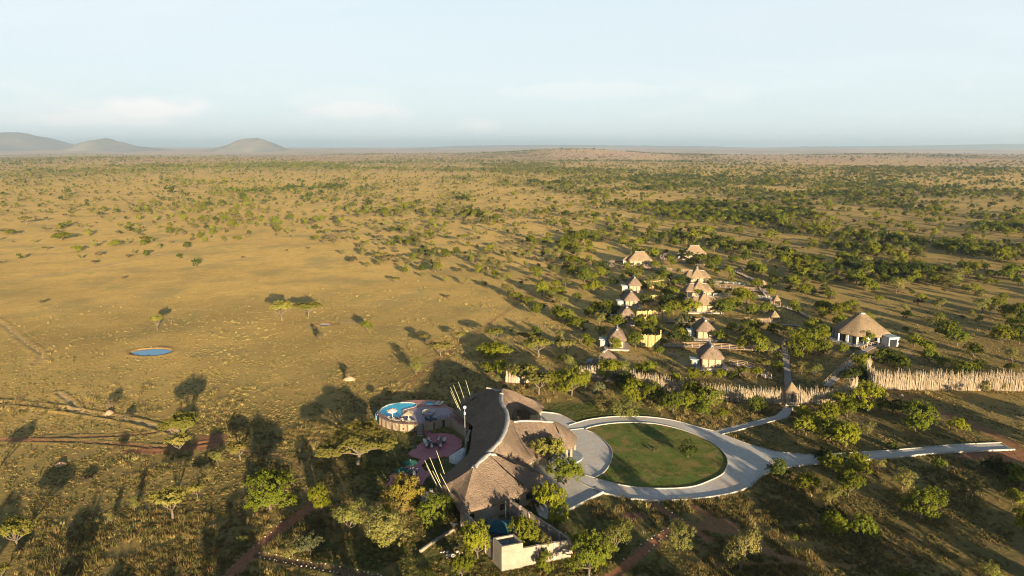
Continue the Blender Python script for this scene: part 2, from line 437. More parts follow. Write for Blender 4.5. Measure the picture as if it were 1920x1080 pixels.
def ground_material():
    m, t, b = nt('savanna_ground')
    g = N(t, 'ShaderNodeNewGeometry').outputs['Position']
    at = N(t, 'ShaderNodeAttribute', attribute_name='mask'); sp = N(t, 'ShaderNodeSeparateColor')
    t.links.new(at.outputs['Color'], sp.inputs[0])
    redm, sand, green, dry = sp.outputs[0], sp.outputs[1], sp.outputs[2], at.outputs['Alpha']
    n30 = tnoise(t, g, .035, 4, .6); n5 = tnoise(t, g, .25, 5, .65); n1 = tnoise(t, g, 1.3, 4, .65); nf = tnoise(t, g, 5.0, 3, .7)
    n200 = tnoise(t, g, .004, 5, .6, 0, (1, .55, 1)); n1k = tnoise(t, g, .0011, 5, .6, 0, (.7, .4, 1))
    gold = tmix(t, tramp(t, n5, .3, .7), (.70, .445, .135), (.57, .355, .105))
    gold = tmix(t, tramp(t, n30, .48, .66, 0, .75), gold, (.40, .285, .105))
    gold = tmix(t, tramp(t, n1, .5, .66, 0, .65), gold, (.33, .235, .085)); gold = tmix(t, tramp(t, nf, .56, .70, 0, .6), gold, (.28, .21, .075))
    gs = tnoise(t, g, .09, 6, .7, .6, (1, .5, 1)); gold = tmix(t, tramp(t, gs, .52, .72, 0, .75), gold, (.33, .29, .085))
    gs2 = tnoise(t, g, .55, 5, .75, .2); gold = tmix(t, tramp(t, gs2, .58, .75, 0, .6), gold, (.62, .47, .19))
    olive = tmix(t, tramp(t, n1, .32, .68), (.175, .13, .045), (.10, .082, .028))
    olive = tmix(t, tramp(t, nf, .52, .72, 0, .6), olive, (.24, .20, .07))
    olive = tmix(t, tramp(t, n5, .50, .72, 0, .6), olive, (.21, .115, .06))
    nq = tnoise(t, g, 2.6, 5, .8); olive = tmix(t, tramp(t, nq, .56, .68, 0, .7), olive, (.27, .20, .07)); olive = tmix(t, tramp(t, nq, .44, .34, 0, .6), olive, (.045, .05, .018))
    col = tmix(t, dry, olive, gold)
    # far country: tawny grass, pinkish bare soil, dull green scrub
    dist = N(t, 'ShaderNodeVectorMath', operation='LENGTH'); t.links.new(g, dist.inputs[0])
    farm = tramp(t, dist.outputs['Value'], 1200, 4200)
    farc = tmix(t, tramp(t, n200, .42, .60), (.44, .29, .15), (.42, .25, .17))
    farc = tmix(t, tramp(t, n1k, .50, .60, 0, .5), farc, (.13, .125, .055))
    col = tmix(t, farm, col, farc)
    grn = tmix(t, tramp(t, n1, .3, .7), (.09, .105, .028), (.06, .072, .022))
    grn = tmix(t, tramp(t, n5, .45, .70, 0, .8), grn, (.19, .135, .055))
    col = tmix(t, green, col, grn)
    sandc = tmix(t, tramp(t, n1, .3, .7), (.44, .31, .18), (.34, .24, .135))
    col = tmix(t, tmath(t, 'MULTIPLY', sand, tramp(t, nf, .25, .55, .55, 1)), col, sandc)
    redc = tmix(t, tramp(t, n1, .3, .7), (.30, .135, .068), (.21, .095, .05))
    at2 = N(t, 'ShaderNodeAttribute', attribute_name='dark')
    redc = tmix(t, at2.outputs['Fac'], redc, (.10, .06, .04))
    col = tmix(t, tmath(t, 'MULTIPLY', redm, tramp(t, nf, .25, .5, .7, 1)), col, redc)
    t.links.new(col, b.inputs['Base Color'])
    b.inputs['Roughness'].default_value = 1.0; b.inputs['Specular IOR Level'].default_value = .05
    bp = N(t, 'ShaderNodeBump', Strength=0.55, Distance=.35)
    h = tmath(t, 'ADD', tmath(t, 'MULTIPLY', n1, .8), tmath(t, 'MULTIPLY', nf, .35))
    soft = tmath(t, 'SUBTRACT', 1.0, tmath(t, 'MULTIPLY', tmath(t, 'MAXIMUM', redm, sand), .7))
    t.links.new(tmath(t, 'MULTIPLY', h, soft), bp.inputs['Height']); t.links.new(bp.outputs[0], b.inputs['Normal'])
    return m
ground = build_ground()

# ------------------------------------------------------------------ far hills (own distance and size)
def hill(dist, x0, x1, ytop, shape, seed, col):
    """a ridge 'dist' metres out whose silhouette follows shape = [(0..1, 0..1 height)]"""
    n, mrow = 90, 22
    xa = (x0 - 960) / 1346 * dist; xb = (x1 - 960) / 1346 * dist
    hmax = (274 - ytop) / 1346 * dist + H + 40
    xs = np.linspace(xa, xb, n); f = np.interp(np.linspace(0, 1, n), [s[0] for s in shape], [s[1] for s in shape])
    depth = min((xb - xa) * .45, 2600)
    ys = np.linspace(-1, 1, mrow); V = []
    for i, yy in enumerate(ys):
        prof = math.cos(yy * math.pi / 2) ** .8 if abs(yy) < 1 else 0
        for k in range(n):
            nn = mnoise.fractal(Vector((xs[k] / (hmax * 1.6), yy * depth / (hmax * 1.6), seed)), 1.0, 2.0, 5)
            z = hmax * f[k] * prof * (1 + .16 * nn) - 42
            V.append((xs[k], dist + yy * depth, z if prof else -45))
    F = [(i * n + k, i * n + k + 1, (i + 1) * n + k + 1, (i + 1) * n + k) for i in range(mrow - 1) for k in range(n - 1)]
    me = mesh('hill', V, F, col, True)
    return tag(link('hill', me), kind='structure')
hill_mat = simple('hill_scrub', (.10, .095, .07), (.18, .14, .10), .004, 1.0)
hill(12000, -330, 128, 250, [(0, .2), (.3, .7), (.5, .85), (.72, 1), (.80, .97), (.88, .55), (.95, .2), (1, 0)], 1.0, hill_mat)
hill(11700, 100, 330, 259.5, [(0, 0), (.2, .35), (.33, .75), (.42, 1), (.5, .8), (.58, .5), (.75, .42), (.9, .2), (1, 0)], 4.0, hill_mat)
hill(11000, 370, 552, 261, [(0, 0), (.2, .30), (.36, .62), (.45, .92), (.55, 1), (.68, .96), (.80, .62), (.9, .25), (1, 0)], 9.0, hill_mat)
hill(19500, 700, 1500, 270, [(0, 0), (.2, .7), (.4, .85), (.6, .75), (.8, .6), (1, 0)], 12.0, hill_mat)
hill(18500, 1330, 2300, 270, [(0, 0), (.2, .6), (.4, .7), (.55, .95), (.8, 1), (1, .5)], 15.0, hill_mat)

# ------------------------------------------------------------------ waterholes
def water_mat(name, col, rough=.06):
    m, t, b = nt(name); b.inputs['Base Color'].default_value = (*col, 1); b.inputs['Roughness'].default_value = rough
    b.inputs['IOR'].default_value = 1.33; b.inputs['Specular IOR Level'].default_value = .6
    g = N(t, 'ShaderNodeNewGeometry').outputs['Position']
    bp = N(t, 'ShaderNodeBump', Strength=.3, Distance=.03); t.links.new(tnoise(t, g, 3, 3), bp.inputs['Height'])
    t.links.new(bp.outputs[0], b.inputs['Normal']); return m
pond_mat = water_mat('pond_water', (.03, .18, .31))
milky = water_mat('silty_water', (.42, .36, .30), .25)
for ((cx, cy), rx, ry, dep), wm, nm in zip(PONDS, (pond_mat, milky), ('waterhole', 'silty_puddle')):
    c = G(cx, cy); mb = MB()
    ring = [(c.x + rx * 1.04 * math.cos(a) * (1 + .05 * math.sin(3 * a)), c.y + ry * 1.04 * math.sin(a) * (1 + .04 * math.cos(2 * a)), 0) for a in np.linspace(0, 2 * math.pi, 48, endpoint=False)]
    mb.add([(p[0], p[1], -.10 if dep > .6 else -.06) for p in ring], [tuple(range(48))])
    tag(mb.build(nm, wm), kind='structure')
# ------------------------------------------------------------------ built materials
def thatch_mat(name, c1, c2):
    m, t, b = nt(name); g = N(t, 'ShaderNodeNewGeometry').outputs['Position']
    s = tnoise(t, g, 1.0, 4, .65, .3, (5, 5, .9)); f = tnoise(t, g, 1.0, 3, .7, 0, (16, 16, 3)); big = tnoise(t, g, .22, 4, .6)
    col = tmix(t, tramp(t, s, .3, .7), c1, c2)
    col = tmix(t, tramp(t, big, .35, .7, 0, .55), col, tuple(x * .68 for x in c2))
    wide = tnoise(t, g, 1.0, 5, .7, .5, (1.5, 1.5, .3)); col = tmix(t, tramp(t, wide, .50, .72, 0, .7), col, tuple(x * .5 for x in c2)); col = tmix(t, tramp(t, wide, .46, .30, 0, .55), col, tuple(min(x * 1.25, 1) for x in c1))
    col = tmix(t, tramp(t, f, .45, .7, 0, .5), col, tuple(x * .55 for x in c2))
    t.links.new(col, b.inputs['Base Color']); b.inputs['Roughness'].default_value = 1; b.inputs['Specular IOR Level'].default_value = .05
    bp = N(t, 'ShaderNodeBump', Strength=.9, Distance=.28)
    t.links.new(tmath(t, 'ADD', tmath(t, 'ADD', s, wide), tmath(t, 'MULTIPLY', f, .4)), bp.inputs['Height']); t.links.new(bp.outputs[0], b.inputs['Normal'])
    return m
thatch = thatch_mat('thatch', (.235, .17, .12), (.17, .12, .085))
thatch_gold = thatch_mat('golden_thatch', (.29, .21, .13), (.22, .155, .095))
cement = simple('ridge_cement', (.37, .345, .31), (.24, .215, .19), 2.5, .9, .03)
plaster = simple('sand_plaster', (.29, .225, .15), (.23, .175, .12), .9, .92, .02, 6)
plaster_pale = simple('pale_plaster', (.255, .215, .16), (.20, .17, .13), .8, .9, .02, 6)
white_wall = simple('white_plaster', (.46, .455, .445), (.40, .395, .38), .8, .85, .01, 6)
pinkish = simple('pink_pilaster', (.50, .34, .28), (.40, .27, .22), 1.5, .9, .01)
dark_wood = simple('dark_timber', (.13, .075, .04), (.08, .05, .03), 5, .8, .01)
pale_wood = simple('pale_timber', (.36, .24, .145), (.28, .185, .115), 5, .85, .01)
grey_wood = simple('weathered_boards', (.36, .31, .26), (.25, .215, .18), 3, .9, .01, None, 0, .2, (1, 8, 1))
canvas = simple('cream_canvas', (.31, .245, .16), (.26, .205, .135), 1.5, .95, .02, 5)
slab_mat = simple('blue_grey_slab', (.27, .30, .31), (.20, .225, .235), 1.2, .85, .01)
reed = simple('reed_screen', (.42, .31, .13), (.32, .23, .095), 1.0, .95, .05, 1, 0, .1, (14, 14, .8))
stake_mat = simple('bleached_stakes', (.50, .39, .26), (.31, .24, .165), 3.0, .95, 0, None, 0, .1, (6, 6, .7))
paving = None
def paving_mat():
    m, t, b = nt('stone_paving'); g = N(t, 'ShaderNodeNewGeometry').outputs['Position']
    v = N(t, 'ShaderNodeTexVoronoi', Scale=2.6, Randomness=.9); t.links.new(g, v.inputs['Vector'])
    v2 = N(t, 'ShaderNodeTexVoronoi', feature='DISTANCE_TO_EDGE', Scale=2.6, Randomness=.9); t.links.new(g, v2.inputs['Vector'])
    sc = N(t, 'ShaderNodeSeparateColor'); t.links.new(v.outputs['Color'], sc.inputs[0])
    col = tmix(t, sc.outputs[0], (.42, .38, .33), (.51, .465, .405))
    col = tmix(t, tramp(t, tnoise(t, g, .35, 5, .6), .35, .7, 0, .6), col, (.42, .375, .32))
    col = tmix(t, tramp(t, v2.outputs['Distance'], .0, .05, .5, 0), col, (.2, .175, .145))
    col = tmix(t, tramp(t, tnoise(t, g, .12, 6, .7, .5), .50, .72, 0, .7), col, (.46, .33, .23))
    col = tmix(t, tramp(t, tnoise(t, g, .8, 5, .75), .60, .75, 0, .6), col, (.33, .29, .24))
    t.links.new(col, b.inputs['Base Color']); b.inputs['Roughness'].default_value = .85
    bp = N(t, 'ShaderNodeBump', Strength=.5, Distance=.03); t.links.new(sc.outputs[1], bp.inputs['Height']); t.links.new(bp.outputs[0], b.inputs['Normal'])
    return m
paving = paving_mat()
kerb_mat = simple('kerb_concrete', (.36, .33, .285), (.29, .265, .23), 2, .9)
maroon = simple('oxide_red_floor', (.40, .115, .125), (.32, .085, .095), .8, .55, .01, 3)
deck_red = simple('terracotta_deck', (.42, .20, .15), (.34, .15, .115), 1.2, .8)
deck_mauve = simple('mauve_deck', (.36, .27, .27), (.29, .215, .225), 1.6, .75, 0, None, 0, .25, (1, 6, 1))
pool_water = water_mat('pool_water_blue', (.01, .36, .50), .05)
pool_tile = simple('pool_tile', (.30, .55, .62), (.25, .48, .56), 4, .4)
white_paint = simple('white_paint', (.6, .59, .56), (.54, .53, .50), 3, .6)
dark_metal = simple('dark_metal', (.045, .05, .05), (.03, .035, .035), 3, .5, 0, None, .3)
glass_dark = water_mat('window_glass', (.02, .022, .025), .12)
bamboo = simple('lime_bamboo', (.42, .40, .23), (.34, .32, .18), 2, .7)
teal = simple('teal_canvas', (.012, .07, .085), (.010, .05, .062), 1.5, .85, .02)
green_canvas = simple('bottle_green_canvas', (.015, .085, .065), (.012, .065, .05), 1.5, .85, .02)
pink_canvas = simple('pink_canvas', (.62, .38, .36), (.56, .33, .32), 1.5, .9, .02)
cushion = simple('pale_cushion', (.5, .44, .35), (.43, .37, .3), 3, .95, .01)
lilac = simple('lilac_cushion', (.35, .31, .42), (.30, .26, .36), 3, .95, .01)
stone = simple('pale_stone', (.46, .40, .34), (.32, .26, .21), 2, .95, 0, None, 0, .2, None, .15)
steel = simple('galvanised', (.45, .46, .46), (.36, .37, .37), 3, .5, 0, None, .5)
wicker = simple('grey_wicker', (.24, .20, .17), (.17, .14, .12), 8, .9, .01)
# ------------------------------------------------------------------ vegetation materials
def leaf_mat(name, c1, c2, c3=None, trans=.3):
    m = bpy.data.materials.new(name); m.use_nodes = True; t = m.node_tree; t.nodes.clear()
    out = N(t, 'ShaderNodeOutputMaterial'); g = N(t, 'ShaderNodeNewGeometry').outputs['Position']
    oi = N(t, 'ShaderNodeObjectInfo')
    col = tmix(t, tramp(t, tnoise(t, g, 1.1, 3, .6), .35, .65), c1, c2)
    col = tmix(t, tramp(t, oi.outputs['Random'], .1, 1, 0, .75), col, c3 or tuple(x * .7 for x in c2))
    hv = N(t, 'ShaderNodeHueSaturation'); t.links.new(col, hv.inputs['Color'])
    r2 = tmath(t, 'FRACT', tmath(t, 'MULTIPLY', oi.outputs['Random'], 7.31))
    t.links.new(tramp(t, r2, 0, 1, .75, 1.25), hv.inputs['Value'])
    d = N(t, 'ShaderNodeBsdfDiffuse'); tr = N(t, 'ShaderNodeBsdfTranslucent'); mx = N(t, 'ShaderNodeMixShader', Fac=trans)
    t.links.new(hv.outputs[0], d.inputs[0]); t.links.new(hv.outputs[0], tr.inputs[0])
    t.links.new(d.outputs[0], mx.inputs[1]); t.links.new(tr.outputs[0], mx.inputs[2]); t.links.new(mx.outputs[0], out.inputs[0])
    return m
LEAF = {
    'bushy': leaf_mat('green_foliage', (.185, .18, .014), (.125, .135, .013), (.07, .09, .014)),
    'dark': leaf_mat('dark_foliage', (.075, .09, .018), (.05, .065, .014), (.04, .055, .012)),
    'feathery': leaf_mat('pale_foliage', (.185, .18, .042), (.13, .13, .034), (.175, .14, .05)),
    'umbrella': leaf_mat('acacia_foliage', (.18, .165, .032), (.13, .125, .026), (.165, .13, .038)),
    'dry': leaf_mat('dry_foliage', (.15, .115, .06), (.11, .085, .045), (.085, .07, .035)),
    'orange': leaf_mat('yellowing_foliage', (.19, .16, .022), (.20, .12, .030), (.15, .145, .022)),
}
bark_mat = simple('tree_bark', (.13, .10, .07), (.08, .06, .045), 6, .95, .02)
pale_bark = simple('pale_bark', (.15, .115, .08), (.10, .075, .055), 6, .95, .02)

# ------------------------------------------------------------------ tree meshes
def leaves_from(centres, rad, per, size, rng, up=.35, flat=1.0):
    """leaf quads scattered round twig tips; each faces roughly away from its tree's middle"""
    n = len(centres) * per
    c = np.repeat(centres, per, 0); r = np.repeat(rad, per)
    d = rng.normal(size=(n, 3)); d /= np.linalg.norm(d, axis=1)[:, None]
    p = c + d * (r * rng.random(n) ** .6)[:, None] * np.array([1, 1, flat])
    mid = centres.mean(0); mid[2] *= .75
    o = p - mid; o /= np.linalg.norm(o, axis=1)[:, None] + 1e-6
    nrm = o * .9 + d * .6 + rng.normal(size=(n, 3)) * .45; nrm[:, 2] += up
    nrm /= np.linalg.norm(nrm, axis=1)[:, None]
    a = np.cross(nrm, rng.normal(size=(n, 3))); a /= np.linalg.norm(a, axis=1)[:, None] + 1e-6
    b = np.cross(nrm, a)
    s = size * (.6 + .8 * rng.random(n)); a *= s[:, None]; b *= (s * .55)[:, None]
    V = np.stack([p - a, p - b * .9, p + a, p + b * .9], 1).reshape(-1, 3)
    return V, np.arange(n * 4).reshape(-1, 4)

def tree_parts(kind, seed, detail=1.0):
    """(crown mesh, trunk mesh, width, height) in metres, foot at the origin"""
    rng = np.random.default_rng(seed); rnd = random.Random(seed)
    mb = MB(); lobes = []
    if kind in ('bushy', 'dark', 'orange'):
        W, Ht = 6.0, 4.6; nl = rnd.randint(7, 10)
        lobes.append((0, 0, Ht * .70, W * .27, Ht * .26))
        for k in range(nl):
            a = 2 * math.pi * k / nl + rnd.uniform(-.4, .4); q = rnd.uniform(.22, .36) * W
            lobes.append((q * math.cos(a), q * math.sin(a), Ht * (rnd.uniform(.28, .74) - .3 * (q / W) ** 2), W * rnd.uniform(.15, .23), Ht * rnd.uniform(.16, .25)))
        nclump, per, crad, ls, flat, trunk_h = int(200 * detail), 34, .42, .135, .85, .18
    elif kind == 'feathery':
        W, Ht = 5.6, 5.6; nl = rnd.randint(8, 11)
        for k in range(nl):
            a = 2 * math.pi * k / nl + rnd.uniform(-.4, .4); q = rnd.uniform(.10, .36) * W
            lobes.append((q * math.cos(a), q * math.sin(a), Ht * (rnd.uniform(.36, .86) - q * .04), W * rnd.uniform(.15, .22), Ht * rnd.uniform(.13, .18)))
        nclump, per, crad, ls, flat, trunk_h = int(210 * detail), 22, .50, .115, .8, .22
    elif kind == 'umbrella':
        W, Ht = 7.0, 4.6; nl = rnd.randint(7, 9)
        for k in range(nl):
            a = 2 * math.pi * k / nl + rnd.uniform(-.4, .4); q = rnd.uniform(.14, .36) * W
            lobes.append((q * math.cos(a), q * math.sin(a), Ht * rnd.uniform(.70, .86), W * rnd.uniform(.15, .21), Ht * rnd.uniform(.10, .15)))
        nclump, per, crad, ls, flat, trunk_h = int(210 * detail), 34, .45, .14, .5, .30
    else:  # dry / low shrub
        W, Ht = 3.2, 2.0; nl = 6
        for k in range(nl):
            a = 2 * math.pi * k / nl + rnd.uniform(-.5, .5); q = rnd.uniform(.08, .32) * W
            lobes.append((q * math.cos(a), q * math.sin(a), Ht * rnd.uniform(.35, .7), W * rnd.uniform(.13, .22), Ht * rnd.uniform(.15, .28)))
        nclump, per, crad, ls, flat, trunk_h = int(110 * detail), 20, .30, .10, .8, .12
    L = np.array(lobes); w = L[:, 3] ** 2; pick = rng.choice(len(L), nclump, p=w / w.sum())
    d = rng.normal(size=(nclump, 3)); d[:, 2] = np.abs(d[:, 2]) * .9 - .35; d /= np.linalg.norm(d, axis=1)[:, None]
    rr = (.62 + .48 * rng.random(nclump))[:, None]
    C = L[pick, :3] + d * rr * np.stack([L[pick, 3], L[pick, 3], L[pick, 4]], 1) * 1.15
    V, F = leaves_from(C, crad * (.6 + .7 * rng.random(nclump)), per, ls if detail >= .8 else ls / detail ** .5, rng, .35, flat)
    crown = np_mesh('crown', V, F, None)
    # trunk and limbs
    r0 = {'umbrella': .20, 'bushy': .17, 'dark': .17, 'orange': .15, 'feathery': .14}.get(kind, .06)
    fork = Vector((rnd.uniform(-.15, .15), rnd.uniform(-.15, .15), Ht * trunk_h))
    mb.tube([(0, 0, -.25), (fork.x * .4, fork.y * .4, fork.z * .5), fork], [r0 * 1.3, r0, r0 * .85], 6 if detail > .5 else 4)
    for (x, y, z, a, b_) in (lobes if detail > .5 else lobes[:4]):
        e = Vector((x, y, z)); mid = fork.lerp(e, .5) + Vector((rnd.uniform(-.2, .2), rnd.uniform(-.2, .2), (-.25 if kind != 'umbrella' else -.45)))
        mb.tube([fork, mid, e], [r0 * .55, r0 * .38, r0 * .15], 5 if detail > .5 else 3, cap=False)
        if detail > .9:
            for q in range(3):
                f = e + Vector((rnd.uniform(-1, 1) * a, rnd.uniform(-1, 1) * a, rnd.uniform(0, .8) * b_)); mb.tube([mid.lerp(e, .5), f], [r0 * .2, r0 * .08], 3, cap=False)
    tm = bpy.data.meshes.new('trunk'); tm.from_pydata(mb.v, [], mb.f)
    tm.materials.append(pale_bark if kind in ('feathery', 'umbrella', 'dry') else bark_mat)
    crown.materials.append(LEAF[kind])
    return crown, tm, W, Ht
NEARTREE = {k: [tree_parts(k, 100 * i + j, 1.0) for j in range(n)] for i, (k, n) in enumerate((('bushy', 6), ('dark', 3), ('feathery', 4), ('umbrella', 4), ('dry', 4), ('orange', 2)))}
def recolour(me, mat):
    me = me.copy(); me.materials.clear(); me.materials.append(mat); return me
pale_acacia = leaf_mat('grey_green_foliage', (.13, .135, .06), (.095, .10, .042), (.10, .10, .05))
NEARTREE['grey'] = [(recolour(c, pale_acacia), t_, w, h) for c, t_, w, h in NEARTREE['bushy'][:3]]

KINDNAME = {'bushy': 'bushy_tree', 'dark': 'bushy_tree', 'grey': 'bushy_tree', 'orange': 'acacia_tree', 'feathery': 'acacia_tree', 'umbrella': 'umbrella_acacia', 'dry': 'shrub'}
KINDWORD = {'bushy_tree': 'tree', 'acacia_tree': 'tree', 'umbrella_acacia': 'tree', 'shrub': 'shrub'}
TREES = []     # every individual tree: (object, kind, position, width px, own label)
def plant(kind, x, y, width, height, label=None, turn=None, lean=0):
    """one tree of its own at ground position x, y with crown width and height in metres"""
    rnd = random.Random(int(x * 131 + y * 977)); var = NEARTREE[kind]
    crown, trunk, W, Ht = var[rnd.randrange(len(var))]
    o = bpy.data.objects.new(KINDNAME[kind], None); COL.objects.link(o); o.empty_display_size = .5
    o.location = (x, y, float(terrain(x, y)))
    s = width / W; o.scale = (s, s, height / Ht); o.rotation_euler = (0, lean, rnd.uniform(0, 6.28) if turn is None else turn)
    link('crown', crown, o); link('trunk', trunk, o)
    TREES.append([o, kind, (x, y), width, label]); return o
def plant_px(kind, bx, by, wpx, hpx, label=None, **kw):
    """bx, by: where the trunk meets the ground in the photograph; sizes as they look there"""
    P = G(bx, by); z = top_z(P, by - hpx * 1.06); s = ppm(P) / 1.06
    return plant(kind, P.x, P.y, wpx / s, min(max(z, .5), 14), label, **kw)

